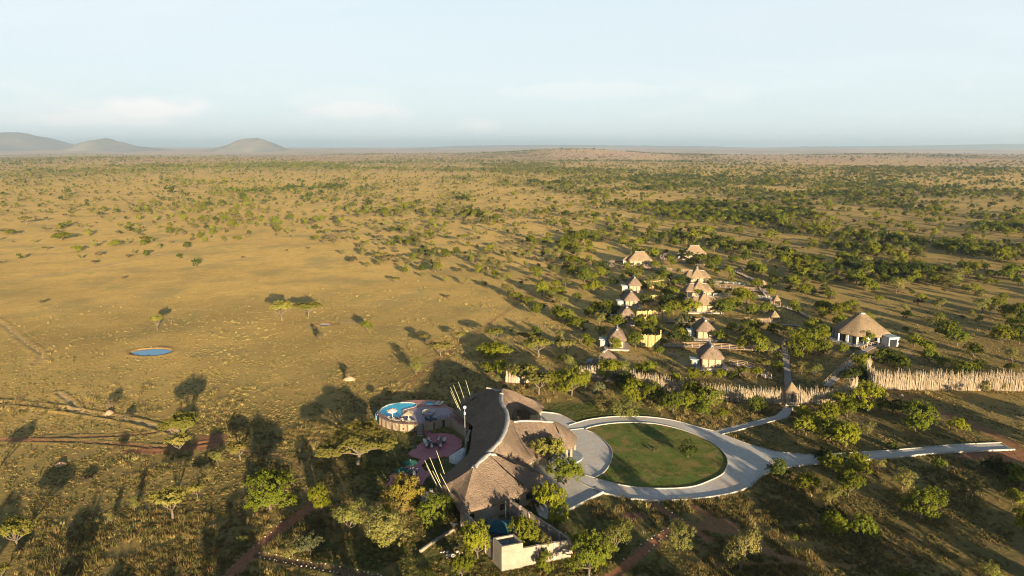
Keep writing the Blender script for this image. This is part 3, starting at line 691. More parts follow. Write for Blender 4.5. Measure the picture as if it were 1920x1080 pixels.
MANUAL = '''
bushy 507 957 92 66|bright green round tree left of the red stone-edged path
bushy 602 960 38 50|small bright green tree at the top end of the red path
orange 757 962 72 66|yellowing tree with orange tips in front of the lower pink terrace
feathery 657 1004 60 62|airy pale green tree between the red path and the large grey-green tree
feathery 728 1028 94 72|large grey-green tree with a pale trunk below the yellowing tree
bushy 720 1020 55 48|
bushy 818 984 62 54|vivid green spiky tree beside the south-west corner of the lodge roof
feathery 548 1045 40 30|small pale tree right of where the two red paths part
grey 582 1040 56 40|bluish green tree just right of the fork of the red paths
feathery 455 1027 20 28|
umbrella 341 838 64 56|flat topped acacia standing above the red earth patch
umbrella 337 853 40 36|paler acacia just below the flat topped one at the red earth patch
umbrella 451 864 42 34|small flat acacia with a thin trunk right of the red earth patch
dry 400 870 26 26|
feathery 409 874 28 28|
feathery 392 902 26 30|
umbrella 371 936 28 26|
umbrella 324 973 66 52|wide ragged tan acacia with several stems in the lower left grass
feathery 253 958 18 26|
feathery 209 982 14 22|
umbrella 34 1029 64 48|wide tan acacia at the left edge near the bottom corner
umbrella -22 905 40 40|
umbrella 3 1085 30 24|
umbrella 528 601 42 34|bushier left one of the two acacias standing alone on the plain
umbrella 578 594 46 26|flatter right one of the two acacias standing alone on the plain
umbrella 295 619 20 27|small lone acacia behind the blue waterhole
dry 80 570 12 8|
dry 232 524 8 6|
dry 655 712 18 18|
feathery 780 702 30 32|
umbrella 826 668 40 26|
umbrella 796 645 20 18|
umbrella 640 1000 4 4|
bushy 21 440 22 10|
bushy 115 451 34 16|
bushy 145 472 18 12|
bushy 215 462 22 12|
bushy 275 452 20 10|
bushy 445 451 14 9|
dry 185 480 16 9|
dry 240 484 12 8|
dry 620 452 22 12|
dry 660 492 20 12|
dry 730 490 44 14|
umbrella 715 490 30 16|
dry 600 640 16 16|
dry 590 620 9 8|
dry 205 770 24 18|
dry 238 792 18 14|
dry 225 848 20 14|
dry 112 872 14 6|
dry 160 905 28 10|
dry 1290 640 1 1|
bushy 968 562 26 14|
bushy 988 570 24 14|
bushy 1034 556 26 18|
feathery 1052 576 30 26|
bushy 1046 598 34 24|
bushy 1062 604 32 24|
bushy 1082 616 36 20|
bushy 1072 610 26 20|
umbrella 928 642 36 24|
bushy 912 664 44 20|
bushy 930 670 52 24|
umbrella 985 640 30 16|
umbrella 1010 668 56 34|
umbrella 1062 664 40 26|
bushy 1054 680 20 16|
grey 940 662 26 22|
bushy 942 708 26 32|
bushy 916 700 30 20|
dry 870 700 18 12|
umbrella 985 724 62 40|spreading grey-green acacia in front of the left end of the stake fence
umbrella 1010 740 54 40|acacia with a thin trunk just behind the lodge roof
bushy 1038 738 30 42|narrow bright green tree left of the big dark one behind the lodge
bushy 1072 742 60 54|big dense green tree behind the lodge near the stake fence
grey 1122 746 24 28|
bushy 1144 702 38 26|
dark 1168 726 42 30|
bushy 1188 752 50 40|
bushy 1222 756 36 40|
bushy 1214 704 30 28|
feathery 1170 780 60 34|
feathery 1130 770 40 28|
feathery 1237 772 30 26|
bushy 1196 700 18 18|
bushy 1262 774 46 38|
bushy 1284 770 40 36|
bushy 1266 722 26 22|
bushy 1302 752 38 38|
bushy 1330 768 48 42|
bushy 1318 782 30 24|
bushy 1299 712 26 22|
bushy 1322 712 18 20|
bushy 1348 714 22 22|
dark 1374 712 20 18|
bushy 1353 786 22 20|
bushy 1420 776 32 32|round green tree alone below the stake fence left of the thatched gate
bushy 1154 657 22 24|
bushy 1192 652 34 30|
bushy 1158 612 30 22|
dark 1165 592 26 20|
bushy 1198 616 26 24|
bushy 1222 612 20 20|
bushy 1212 630 30 24|
dark 1236 626 20 18|
bushy 1242 650 16 16|
dark 1264 640 26 24|
grey 1282 622 36 34|
dark 1288 642 20 20|
bushy 1352 642 28 22|
bushy 1393 658 24 28|
bushy 1424 664 34 38|
bushy 1408 640 32 28|
umbrella 1430 694 30 20|
bushy 1457 674 18 14|
bushy 1372 622 20 18|
bushy 1408 592 26 22|
bushy 1438 590 28 22|
bushy 1410 618 36 22|
bushy 1449 626 24 20|
umbrella 1470 630 30 18|
bushy 1496 672 44 40|
bushy 1520 654 36 36|
bushy 1544 668 30 30|
bushy 1524 622 30 26|
bushy 1539 632 26 24|
bushy 1580 664 20 22|
bushy 1584 624 16 18|
bushy 1622 646 30 26|green tree close in front of the white round house
bushy 1556 628 12 16|
umbrella 1600 664 22 12|
bushy 1574 594 36 26|
bushy 1596 582 26 20|
bushy 1542 592 18 16|
feathery 1502 702 26 24|
feathery 1528 706 28 24|
bushy 1614 694 34 30|
dark 1592 716 38 28|
dark 1612 714 34 28|
bushy 1656 682 38 28|
bushy 1621 770 58 52|big round tree with a pale block behind its trunk below the stake fence
dark 1684 778 30 28|
dark 1655 770 28 24|
bushy 1725 806 58 52|
bushy 1714 650 26 24|
bushy 1738 664 30 26|
bushy 1742 680 28 24|
bushy 1794 648 36 30|
bushy 1824 668 30 26|
bushy 1878 644 38 32|
feathery 1896 686 32 36|
bushy 1806 702 46 24|
bushy 1834 694 24 20|
feathery 1848 735 18 24|thin green tree in front of the pale stake fence on the right
feathery 1880 733 10 16|
bushy 1642 722 14 20|
bushy 1504 784 30 24|
bushy 1552 794 38 40|
bushy 1574 762 30 26|
bushy 1588 782 36 32|
bushy 1511 816 46 34|
bushy 1534 800 30 28|
bushy 1556 826 44 40|
bushy 1586 838 56 46|
feathery 1626 814 26 30|
bushy 1716 810 40 30|
bushy 1793 808 36 24|
dark 1673 843 22 14|
dark 1544 866 32 26|
bushy 1562 884 50 34|
bushy 1604 892 50 42|
feathery 1647 882 24 22|
feathery 1676 880 20 14|
bushy 1590 932 46 48|
bushy 1510 922 42 32|
feathery 1556 945 40 40|
feathery 1691 918 46 38|
feathery 1678 930 30 18|
bushy 1726 976 68 62|broad yellow-green tree alone in the shaded grass at the lower right
bushy 1760 884 24 24|
feathery 1822 932 52 42|pale green tree below the end of the paved drive
dark 1862 890 38 34|
dark 1890 898 30 30|
bushy 1904 910 40 36|
bushy 1898 946 30 28|
bushy 1918 996 36 48|
bushy 1562 1006 48 44|
dark 1560 980 40 34|
bushy 1613 1014 54 48|
feathery 1506 1000 26 26|
bushy 1490 1014 12 12|
feathery 1862 1094 44 38|
bushy 1703 1096 40 22|
dark 1458 898 42 36|dark round tree at the right edge of the turning circle
bushy 1104 1080 80 78|vivid green spiky tree right of the walled yard at the bottom
feathery 1150 1046 64 78|tall pale feathery tree with a forked trunk below the turning circle
feathery 1274 1030 50 52|pale round tree between the two stone-edged paths
feathery 1388 1070 66 84|tall pale tree with a full crown beside the dusty track at the bottom
dark 1016 948 44 36|
bushy 1036 984 62 78|tall green tree in the angle between the lodge and the drive
bushy 1060 910 62 52|bright green tree growing out of the paving beside the porch
umbrella 1029 880 64 58|grey-green acacia in front of the porch roof
bushy 984 1034 56 62|green tree inside the walled yard
feathery 1014 1048 36 52|pale airy tree against the south wall inside the yard
bushy 896 1048 54 66|green tree outside the yard's west wall
bushy 866 1086 44 52|
bushy 1023 1072 32 36|small green tree outside the yard's south wall
grey 848 1038 24 22|
dark 1290 858 30 36|dark thin tree standing on the lawn inside the turning circle
dry 1225 848 9 7|
dry 1232 846 7 5|
grey 1000 735 10 14|
dark 800 1078 24 12|
feathery 930 720 16 20|
bushy 1100 640 18 14|
umbrella 860 640 22 16|
dry 840 560 12 8|
bushy 1258 560 26 22|
dark 1250 575 34 24|
bushy 1262 590 34 26|
bushy 1292 588 40 26|
bushy 1246 596 26 24|
bushy 1355 590 44 28|
bushy 1375 580 30 22|
bushy 1400 570 30 24|
dark 1278 535 26 20|
bushy 1248 522 22 16|
umbrella 1244 545 20 14|
dark 1201 542 24 16|
dark 1174 563 24 16|
dark 1210 572 26 22|
bushy 1178 602 22 20|
bushy 1335 508 28 22|
bushy 1366 520 18 22|
bushy 1412 516 28 24|
bushy 1428 520 22 24|
dark 1440 545 18 12|
dark 1287 486 30 18|
bushy 1342 495 24 18|
bushy 1388 560 28 22|
bushy 1399 492 22 22|
'''
def plant_manual():
    for ln in MANUAL.strip().splitlines():
        d, lab = ln.split('|'); k, x, y, w, h = d.split(); x, y, w, h = map(float, (x, y, w, h))
        if w < 3: continue
        plant_px(k, x, y, w, h, lab or None)
plant_manual()
# trees just outside the frame whose long shadows reach into it
for k, X, Y, w, h in (('bushy', -17, 74, 8, 7.5), ('bushy', -30, 66, 9, 8.2), ('feathery', -39, 63, 4, 6.5), ('bushy', -62, 84, 4.5, 5.2), ('bushy', -45, 60, 6, 6), ('umbrella', -9, 68, 8, 6),
                      ('bushy', 30, 70, 8, 7), ('dark', 32, 64, 9, 8), ('bushy', 42, 74, 9, 7), ('bushy', 52, 66, 8, 8), ('dark', 60, 78, 9, 7.5), ('bushy', 70, 70, 9, 8),
                      ('bushy', 80, 84, 8, 6.5), ('dark', 38, 52, 9, 8), ('bushy', 90, 96, 9, 7.5), ('dark', 98, 108, 9, 7), ('bushy', 104, 118, 8, 7),
                      ('dark', 94, 76, 10, 9), ('bushy', 108, 96, 10, 8), ('bushy', 118, 126, 9, 8), ('dark', 126, 142, 9, 7), ('bushy', -75, 80, 7, 6), ('bushy', 112, 136, 8, 6)):
    plant(k, X, Y, w, h)
# ------------------------------------------------------------------ wild bush: nearest as trees of their own, the rest as one mass
KEEPOUT = []      # (x, y, r) world circles where nothing wild grows
for px_, py_, r_ in ((1199, 497, 8), (1300, 487, 7), (1160, 494, 7), (1230, 490, 9), (1190, 538, 6), (1230, 538, 8), (1183, 564, 6), (1228, 568, 9), (1170, 590, 6), (1213, 596, 8),
                     (1305, 530, 8), (1308, 553, 8), (1316, 576, 8), (1157, 648, 7), (1215, 648, 8), (1318, 625, 7), (1330, 680, 8), (1134, 690, 8), (1612, 632, 13), (1385, 508, 3), (1427, 538, 3),
                     (1452, 570, 3), (1450, 603, 3), (1480, 690, 6), (1476, 660, 5), (1480, 760, 5), (1570, 700, 6), (1620, 665, 6), (1690, 655, 8), (1400, 548, 6), (1360, 545, 6), (1420, 550, 6), (1430, 570, 5)):
    c = G(px_, py_); KEEPOUT.append((c.x, c.y, r_))
def allowed(x, y, py):
    if any((x - a) ** 2 + (y - b) ** 2 < r * r for a, b, r in KEEPOUT): return False
    return True
def seg(v, a, b): return np.clip((v - a) / (b - a), 0, 1)
BELTS = [  # px, py, half width px, half height px, slope, strength: wooded strips seen in the middle distance
    (1330, 392, 190, 9, .03, 1), (1380, 412, 150, 8, .05, 1), (1250, 388, 110, 6, .02, 1), (1480, 402, 80, 8, .15, .9), (1450, 372, 110, 9, .12, .9), (1650, 350, 160, 9, .04, .8),
    (1700, 392, 110, 7, .1, .8), (1850, 405, 90, 10, .1, .9), (1600, 468, 80, 8, .1, 1), (1720, 458, 130, 12, .08, 1), (1850, 470, 90, 14, .1, 1), (1560, 440, 90, 7, .12, .9), (1880, 430, 60, 8, 0, .8),
    (560, 356, 100, 5, -.02, 1), (450, 362, 60, 7, .02, 1), (330, 341, 40, 4, 0, .8), (40, 344, 40, 4, 0, .9), (200, 338, 70, 4, 0, .5), (620, 355, 35, 6, 0, 1.2), (860, 375, 30, 6, .1, .8), (900, 406, 50, 6, .1, 1.1),
    (1010, 348, 90, 7, .02, .8), (1100, 362, 80, 6, .04, .8), (900, 320, 120, 7, .02, 1), (1050, 325, 160, 8, .0, 1), (1250, 335, 200, 9, .02, .9), (1500, 335, 240, 10, .0, .8), (1750, 325, 220, 9, 0, .9),
    (500, 316, 400, 5, 0, 1), (150, 322, 160, 6, 0, 1), (300, 303, 420, 5, 0, .8), (700, 305, 200, 5, .0, .8), (1150, 452, 60, 6, .1, .7), (1230, 440, 90, 7, .05, .8), (1290, 455, 90, 8, .05, .8), (1380, 470, 110, 9, .1, .7),
    (960, 292, 160, 4, 0, .9), (1250, 303, 200, 5, .02, .9),
]
def wild_density(x, y, px_, py_):
    """share of 0..1 of how much bush stands at a place"""
    n1 = vnoise(x, y * .62, 70, 21); n2 = vnoise(x, y * .5, 24, 22); n3 = vnoise(x, y * .35, 260, 23); n4 = vnoise(x, y * .3, 600, 24)
    nn = .42 * n1 + .38 * n2 + .2 * n3; nn = .5 + (nn - .5) * 1.5
    right = seg(px_ + (py_ - 480) * -.35, 960, 1240)
    mid = seg(px_, 620, 860) * (1 - right)
    d = right * (.14 + 1.1 * np.clip(nn - .46, 0, 1) * 2.4) + mid * (.16 + .7 * np.clip(nn - .5, 0, 1) * 2)
    left = 1 - seg(px_, 620, 860)
    # open plain on the left, bush starting beyond
    lf = seg(-py_, -462, -385); d += left * (lf * (.15 + .7 * np.clip(nn - .52, 0, 1) * 2) + (1 - lf) * .012)
    # the plain in the centre stays open nearer the camera
    open_c = seg(py_, 470, 560) * (1 - seg(px_ - (py_ - 520) * 1.05, 820, 990)); d *= 1 - open_c * .96
    fe = seg(-py_, -345, -318); d = d * (1 - fe) + fe * (.14 + 1.25 * np.clip((n4 * .4 + n3 * .35 + n1 * .25) - .46, 0, 1) * 4.5)
    for bx, by, hw, hh, sl, st in BELTS:
        q = ((px_ - bx) / hw) ** 4 + (((py_ - by - (px_ - bx) * sl) + 3 * (n2 - .5) * hh * .5) / hh) ** 2
        d = np.maximum(d, st * 1.5 * np.exp(-q) * (.35 + .9 * n2))
    d *= np.where(py_ > 715, 0.0, 1.0)
    d = np.where(d < .9, d * (1 - .3 * fe), d); d *= 1 - .22 * seg(-py_, -470, -430)
    d *= 1 - .12 * right * seg(py_, 390, 450)
    camp = (px_ > 1110) & (px_ < 1480) & (py_ > 478) & (py_ < 700); d = np.where(camp, d * .45, d)
    return d
def scatter_wild():
    rng = np.random.default_rng(11)
    out = []
    # rings of growing area so that the far country stays affordable
    for r0, r1, dens, smax in ((140, 700, .048, 1), (700, 1400, .027, 1.0), (1400, 2600, .011, 1.15), (2600, 5200, .0024, 1.5), (5200, 9500, .0005, 1.9)):
        area = (r1 * r1 - r0 * r0) * .5 * R(80); n = int(area * dens)
        r = np.sqrt(rng.uniform(r0 * r0, r1 * r1, n)); a = rng.uniform(-R(40), R(40), n)
        x, y = r * np.sin(a), r * np.cos(a)
        px_, py_ = proj(x, y, 0.0)
        d = wild_density(x, y, px_, py_)
        k = rng.random(n) < d / 1.0
        x, y, px_, py_, d = x[k], y[k], px_[k], py_[k], d[k]
        s = rng.lognormal(0, .33, len(x)) * smax
        out.append(np.stack([x, y, s, rng.random(len(x)), d, px_, py_], 1))
    W = np.concatenate(out)
    W = W[np.argsort(np.hypot(W[:, 0], W[:, 1]))]
    return W
def make_bush():
    W = scatter_wild(); rng = np.random.default_rng(5)
    taken = [t_[2] for t_ in TREES]; T = np.array(taken)
    far = []; quota = {'bushy_tree': 300, 'acacia_tree': 300, 'umbrella_acacia': 60, 'shrub': 200}
    for o, k, *_ in TREES: quota[KINDNAME[k]] -= 1
    for i, (x, y, s, u, d, px_, py_) in enumerate(W):
        warm = px_ < 1050
        # which sort grows here: green trees on the right and in belts, brown scrub on the plain
        if u < (.20 if warm else .50): k = 'bushy'
        elif u < (.24 if warm else .62): k = 'dark'
        elif u < (.56 if warm else .82): k = 'feathery'
        elif u < (.66 if warm else .86): k = 'umbrella'
        else: k = 'dry'
        if d > .9 and k in ('dry', 'feathery'): k = 'bushy'
        if d > .9 and (i * 7) % 5 < 3: k = 'dark'
        if py_ < 330 and k == 'dark' and (i * 11) % 5 < 3: k = 'umbrella'
        w, h = {'bushy': (4.1, 4.0), 'dark': (4.1, 4.0), 'feathery': (3.8, 3.9), 'umbrella': (4.9, 3.3), 'dry': (3.2, 2.0)}[k]
        if warm: w *= .86; h *= 1.02
        r = math.hypot(x, y)
        if r > 800 and k == 'bushy' and (i * 13) % 10 < 4: k = 'dark'
        if r < 700:
            if (np.hypot(T[:, 0] - x, T[:, 1] - y) < 3.2).any() or not allowed(x, y, py_): continue
            if quota[KINDNAME[k]] > 0 and -20 < px_ < 1940:
                quota[KINDNAME[k]] -= 1; plant(k, x, y, w * s, h * s ** .8); continue
        far.append((x, y, w * s, h * s ** .8, k))
    return far
FAR = make_bush()

def scatter_object(name, pts, scales, rots, idx, sources):
    """one object that sets copies of the source meshes on its points"""
    me = bpy.data.meshes.new(name); me.vertices.add(len(pts))
    me.vertices.foreach_set('co', np.asarray(pts, np.float32).ravel())
    for nm, tp, dat in (('sc', 'FLOAT_VECTOR', scales), ('rt', 'FLOAT', rots), ('ix', 'INT', idx)):
        a = me.attributes.new(nm, tp, 'POINT')
        a.data.foreach_set('vector' if tp == 'FLOAT_VECTOR' else 'value', np.asarray(dat, np.int32 if tp == 'INT' else np.float32).ravel())
    o = link(name, me); tag(o, kind='stuff')
    ng = bpy.data.node_groups.new(name, 'GeometryNodeTree')
    ng.interface.new_socket('Geometry', in_out='INPUT', socket_type='NodeSocketGeometry')
    ng.interface.new_socket('Geometry', in_out='OUTPUT', socket_type='NodeSocketGeometry')
    nd, lk = ng.nodes, ng.links
    gi = nd.new('NodeGroupInput'); go = nd.new('NodeGroupOutput'); jn = nd.new('GeometryNodeJoinGeometry')
    def attr(nm, tp):
        n = nd.new('GeometryNodeInputNamedAttribute'); n.data_type = tp; n.inputs['Name'].default_value = nm; return n.outputs['Attribute']
    sc, rt, ix = attr('sc', 'FLOAT_VECTOR'), attr('rt', 'FLOAT'), attr('ix', 'INT')
    cx = nd.new('ShaderNodeCombineXYZ'); lk.new(rt, cx.inputs['Z'])
    for k, src in enumerate(sources):
        cmp = nd.new('FunctionNodeCompare'); cmp.data_type = 'INT'; cmp.operation = 'EQUAL'
        lk.new(ix, cmp.inputs['A']); cmp.inputs['B'].default_value = k
        ip = nd.new('GeometryNodeInstanceOnPoints'); oi = nd.new('GeometryNodeObjectInfo'); oi.inputs['Object'].default_value = src
        oi.inputs['As Instance'].default_value = True
        lk.new(gi.outputs[0], ip.inputs['Points']); lk.new(cmp.outputs[0], ip.inputs['Selection'])
        lk.new(oi.outputs['Geometry'], ip.inputs['Instance']); lk.new(cx.outputs[0], ip.inputs['Rotation']); lk.new(sc, ip.inputs['Scale'])
        lk.new(ip.outputs[0], jn.inputs[0])
    lk.new(jn.outputs[0], go.inputs[0])
    md = o.modifiers.new('scatter', 'NODES'); md.node_group = ng
    return o
def build_far():
    srcs = []; key = {}
    def joined(kind, seed, detail):
        c, tmesh, w, h = tree_parts(kind, seed, detail)
        bm = bmesh.new(); bm.from_mesh(c); nc = len(bm.faces); bm.from_mesh(tmesh); bm.faces.ensure_lookup_table()
        for f in bm.faces[nc:]: f.material_index = 1
        me = bpy.data.meshes.new('far_tree'); bm.to_mesh(me); bm.free()
        me.materials.append(LEAF[kind]); me.materials.append(tmesh.materials[0])
        return bpy.data.objects.new('far_tree', me), w, h
    for kind, n in (('bushy', 3), ('dark', 2), ('feathery', 2), ('umbrella', 2), ('dry', 2)):
        for lod, det in (('a', .55), ('b', .22)):
            key[kind, lod] = []
            for j in range(n):
                o, w, h = joined(kind, 900 + j * 7 + len(kind), det); key[kind, lod].append((len(srcs), w, h)); srcs.append(o)
    rnd = random.Random(3); P, S, Rt, I = [], [], [], []
    A = np.array([(f[0], f[1]) for f in FAR]); Z = terrain(A[:, 0], A[:, 1])
    for (x, y, w, h, k), z in zip(FAR, Z):
        ix, W, Ht = rnd.choice(key[k, 'a' if math.hypot(x, y) < 900 else 'b'])
        P.append((x, y, z)); S.append((w / W, w / W, h / Ht)); Rt.append(rnd.uniform(0, 6.28)); I.append(ix)
    scatter_object('bushland', P, S, Rt, I, srcs)
    print('far trees', len(P), 'own trees', len(TREES))
build_far()

# ------------------------------------------------------------------ grass tufts
def tuft_source(seed, n, h, spread, mat):
    rng = np.random.default_rng(seed); V, F = [], []
    for i in range(n):
        a = rng.uniform(0, 6.28); q = spread * rng.random() ** .5; x, y = q * math.cos(a), q * math.sin(a)
        b = rng.uniform(0, 6.28); w = rng.uniform(.03, .06); hh = h * rng.uniform(.5, 1.1); lx, ly = rng.normal(0, .25, 2) * h
        k = len(V); V += [(x - w * math.cos(b), y - w * math.sin(b), -.03), (x + w * math.cos(b), y + w * math.sin(b), -.03), (x + lx, y + ly, hh)]; F.append((k, k + 1, k + 2))
    return bpy.data.objects.new('grass_tuft', np_mesh('grass_tuft', V, F, mat))
def build_tufts():
    gold = leaf_mat('golden_grass', (.30, .215, .08), (.24, .17, .065), (.25, .21, .075), .2)
    olive = leaf_mat('green_grass', (.15, .125, .038), (.085, .09, .028), (.19, .115, .05), .2)
    lawn = leaf_mat('lawn_grass', (.075, .095, .02), (.055, .07, .018), (.11, .095, .03), .2)
    srcs = [tuft_source(1, 20, .26, .22, gold), tuft_source(2, 20, .22, .28, gold), tuft_source(3, 22, .24, .24, olive), tuft_source(4, 18, .36, .20, olive), tuft_source(5, 26, .14, .4, lawn), tuft_source(6, 26, .75, .5, olive), tuft_source(7, 26, .8, .5, gold)]
    rng = np.random.default_rng(31); P, S, Rt, I = [], [], [], []
    n = 210000; r = 84 * (330 / 84) ** (rng.random(n)); a = rng.uniform(-R(38), R(38), n)
    x, y = r * np.sin(a), r * np.cos(a); px_, py_ = proj(x, y, 0.)
    me = ground.data
    clump = vnoise(x, y, 2.2, 41) * .6 + vnoise(x, y, 7, 42) * .4
    keep = rng.random(n) < np.clip((clump - .30) * 3.2, .06, 1) * (1 - .85 * seg(r, 130, 330)) * (1 - .45 * seg(y, 170, 230) * (1 - seg(x, 10, 60)))
    # nothing on paving, tracks, water or under buildings
    pxk, pyk = px_, py_
    for L, hw, berm, st, kind in TRACKS:
        if st > .5: keep &= line_dist(x, y, L) > hw * .9
    for (cx, cy), rx, ry, dep in PONDS:
        c = G(cx, cy); keep &= np.hypot((x - c.x) / rx, (y - c.y) / ry) > 1.25
    for px0, py0, rx, ry, st, kind in PATCHES:
        c = G(px0, py0)
        if st > .6: keep &= (np.hypot((x - c.x) / rx, (y - c.y) / ry) > .95) | (rng.random(n) < .1)
    lawn_in = inside(x, y, inner)
    for poly in NOGRASS: keep &= ~inside(x, y, poly) | lawn_in
    for poly in LAWNS: pass
    g = np.zeros(n)
    for px0, py0, rx, ry, st in GREENS:
        c = G(px0, py0); g = np.maximum(g, st * (np.hypot((x - c.x) / rx, (y - c.y) / ry) < 1.05))
    dry = 1 / (1 + np.exp(-(y - 165 - .10 * x) / 30.0)); right = 1 / (1 + np.exp(-(x - 30 - (y - 120) * .20) / 26.0)); dry *= 1 - .55 * right
    u = rng.random(n); v = rng.random(n)
    ix = np.where(u < dry * .9, rng.integers(0, 2, n), rng.integers(2, 4, n))
    ix = np.where((rng.random(n) < g), 4, ix)
    big = (vnoise(x, y, 14, 44) > .60) & (v < .2) & (g < .5); ix = np.where(big, np.where(u < dry, 6, 5), ix)
    s = .55 + .6 * rng.random(n)
    x, y, ix, s = x[keep], y[keep], ix[keep], s[keep]
    z = np.zeros_like(x)
    scatter_object('grass_tufts', np.stack([x, y, z], 1), np.stack([s, s, s * (.7 + .6 * rng.random(len(s)))], 1), rng.uniform(0, 6.28, len(s)), ix, srcs)
    print('tufts', len(x))
def inside(x, y, poly):
    c = np.zeros(x.shape, bool); P = np.asarray(poly)[:, :2]; j = len(P) - 1
    for i in range(len(P)):
        (xi, yi), (xj, yj) = P[i], P[j]
        c ^= ((yi > y) != (yj > y)) & (x < (xj - xi) * (y - yi) / (yj - yi + 1e-12) + xi); j = i
    return c
# ------------------------------------------------------------------ paved places
def ZP(pts, ox, oy, s): return [(ox + a / s, oy + b / s) for a, b in pts]
def poly_sheet(name, outer, holes, z, mat, thick=0.0, parent=None, kind='structure'):
    """flat sheet with holes; outer and holes are lists of world (x, y)"""
    bm = bmesh.new(); es = []
    for loop in [outer] + list(holes):
        vs = [bm.verts.new((p[0], p[1], z)) for p in loop]
        es += [bm.edges.new((vs[i], vs[(i + 1) % len(vs)])) for i in range(len(vs))]
    bmesh.ops.triangle_fill(bm, edges=es, use_beauty=True)
    bmesh.ops.recalc_face_normals(bm, faces=bm.faces)
    for f in bm.faces:
        if f.normal.z < 0: f.normal_flip()
    if thick:
        b = len(bm.verts); 
        for loop in [outer] + list(holes):
            n = len(loop); up = [bm.verts.new((p[0], p[1], z)) for p in loop]; dn = [bm.verts.new((p[0], p[1], z - thick)) for p in loop]
            for i in range(n): bm.faces.new((up[i], dn[i], dn[(i + 1) % n], up[(i + 1) % n]))
    me = bpy.data.meshes.new(name); bm.to_mesh(me); bm.free(); me.materials.append(mat)
    o = link(name, me, parent)
    if parent is None: tag(o, kind=kind)
    return o
def wall_line(mb, P, th, z0, z1, closed=False, m=0):
    """upright wall of thickness th along a line of world (x, y)"""
    P = np.asarray(P, float)[:, :2]; L, Rr = offset_line(P, th / 2, closed), offset_line(P, -th / 2, closed); n = len(P)
    z0 = np.broadcast_to(z0, n); z1 = np.broadcast_to(z1, n); vs = []
    for i in range(n): vs += [(*L[i], z0[i]), (*Rr[i], z0[i]), (*Rr[i], z1[i]), (*L[i], z1[i])]
    fs = []
    for i in range(n if closed else n - 1):
        a, b = i * 4, ((i + 1) % n) * 4
        fs += [(a + 3, a + 2, b + 2, b + 3), (a + 1, b + 1, b + 2, a + 2), (a, a + 3, b + 3, b)]
    if not closed: fs += [(0, 1, 2, 3), (n * 4 - 1, n * 4 - 2, n * 4 - 3, n * 4 - 4)]
    mb.add(vs, fs, m)
def W2(pts, z=0.0): return [tuple(G(a, b, z).xy) for a, b in pts]
def curve2(pts, per=5, closed=False, z=0.0): return smooth_line(W2(pts, z), per, closed)

inner = curve2(ZP([(310, 262), (400, 235), (500, 220), (600, 213), (700, 213), (820, 220), (920, 237), (1020, 262), (1130, 300), (1230, 348), (1310, 400), (1355, 450), (1378, 500), (1365, 560), (1330, 605),
     (1240, 650), (1130, 690), (1000, 705), (850, 708), (700, 700), (570, 680), (470, 655), (385, 628), (450, 585), (495, 520), (513, 450), (497, 400), (440, 340), (370, 290)], 1020, 740, 4), 4, True)
north_edge = curve2([(1067, 798.5), (1095, 790), (1120, 785.5), (1150, 782.5), (1195, 782), (1235, 785), (1270, 791), (1302, 800), (1337, 809)], 5)
east_top = curve2([(1354, 815), (1382, 826), (1407, 835), (1432, 842), (1455, 848), (1475, 850), (1499, 852.5), (1528, 853.7), (1578, 851), (1644, 847), (1715, 841.5), (1786, 835), (1878, 831)], 4)
south_edge = curve2([(1902, 844), (1836, 846.5), (1756, 851), (1685, 858), (1614, 864), (1549, 870), (1487, 875), (1467, 880), (1442, 887), (1430, 893), (1417, 903), (1407, 912), (1390, 920), (1370, 926), (1345, 931),
     (1307, 936), (1270, 939), (1220, 939), (1182, 936), (1150, 930), (1130, 925)], 4)
fore_edge = np.array(W2([(1130, 925), (1067, 957), (1030, 976)]))
yard_corner = W2([(1010, 966), (1001, 945), (980, 900), (960, 850), (955, 800), (962, 776)])
up_edge = curve2([(1006, 774), (1020, 774.5), (1045, 777.5), (1062, 785), (1078, 794)], 5)
outer_poly = [tuple(p) for p in north_edge] + [tuple(p) for p in east_top] + [tuple(p) for p in south_edge] + [tuple(p) for p in fore_edge[1:]] + yard_corner + [tuple(p) for p in up_edge]
drive = poly_sheet('paved_drive', outer_poly, [[tuple(p) for p in inner]], .06, paving, .12)
path_l = W2([(1337, 809), (1455, 779), (1470, 764)]); path_r = W2([(1354, 815.5), (1478, 783), (1487, 765)])
foot = poly_sheet('footpath', path_l + path_r[::-1], [], .064, simple('footpath_slabs', (.42, .38, .34), (.36, .33, .295), 1.5, .85), .1)
gaps = MB()
for i in range(1, 26):
    f = i / 26; A = resample(path_l, 27)[i]; B = resample(path_r, 27)[i]
    gaps.bar((A[0], A[1], .062), (B[0], B[1], .062), .05, .02)
gaps.build('slab_joint', dark_wood, foot)['kind'] = 'stuff'
lawn_holes = []
NOGRASS = [outer_poly, path_l + path_r[::-1]]; LAWNS = []
def lawn_sheet():
    # the lawn inside the ring lies a little lower than the kerb
    o = poly_sheet('lawn', [tuple(p) for p in offset_line(inner, 0.0, True)], [], .045, None or lawn_mat)
    return o
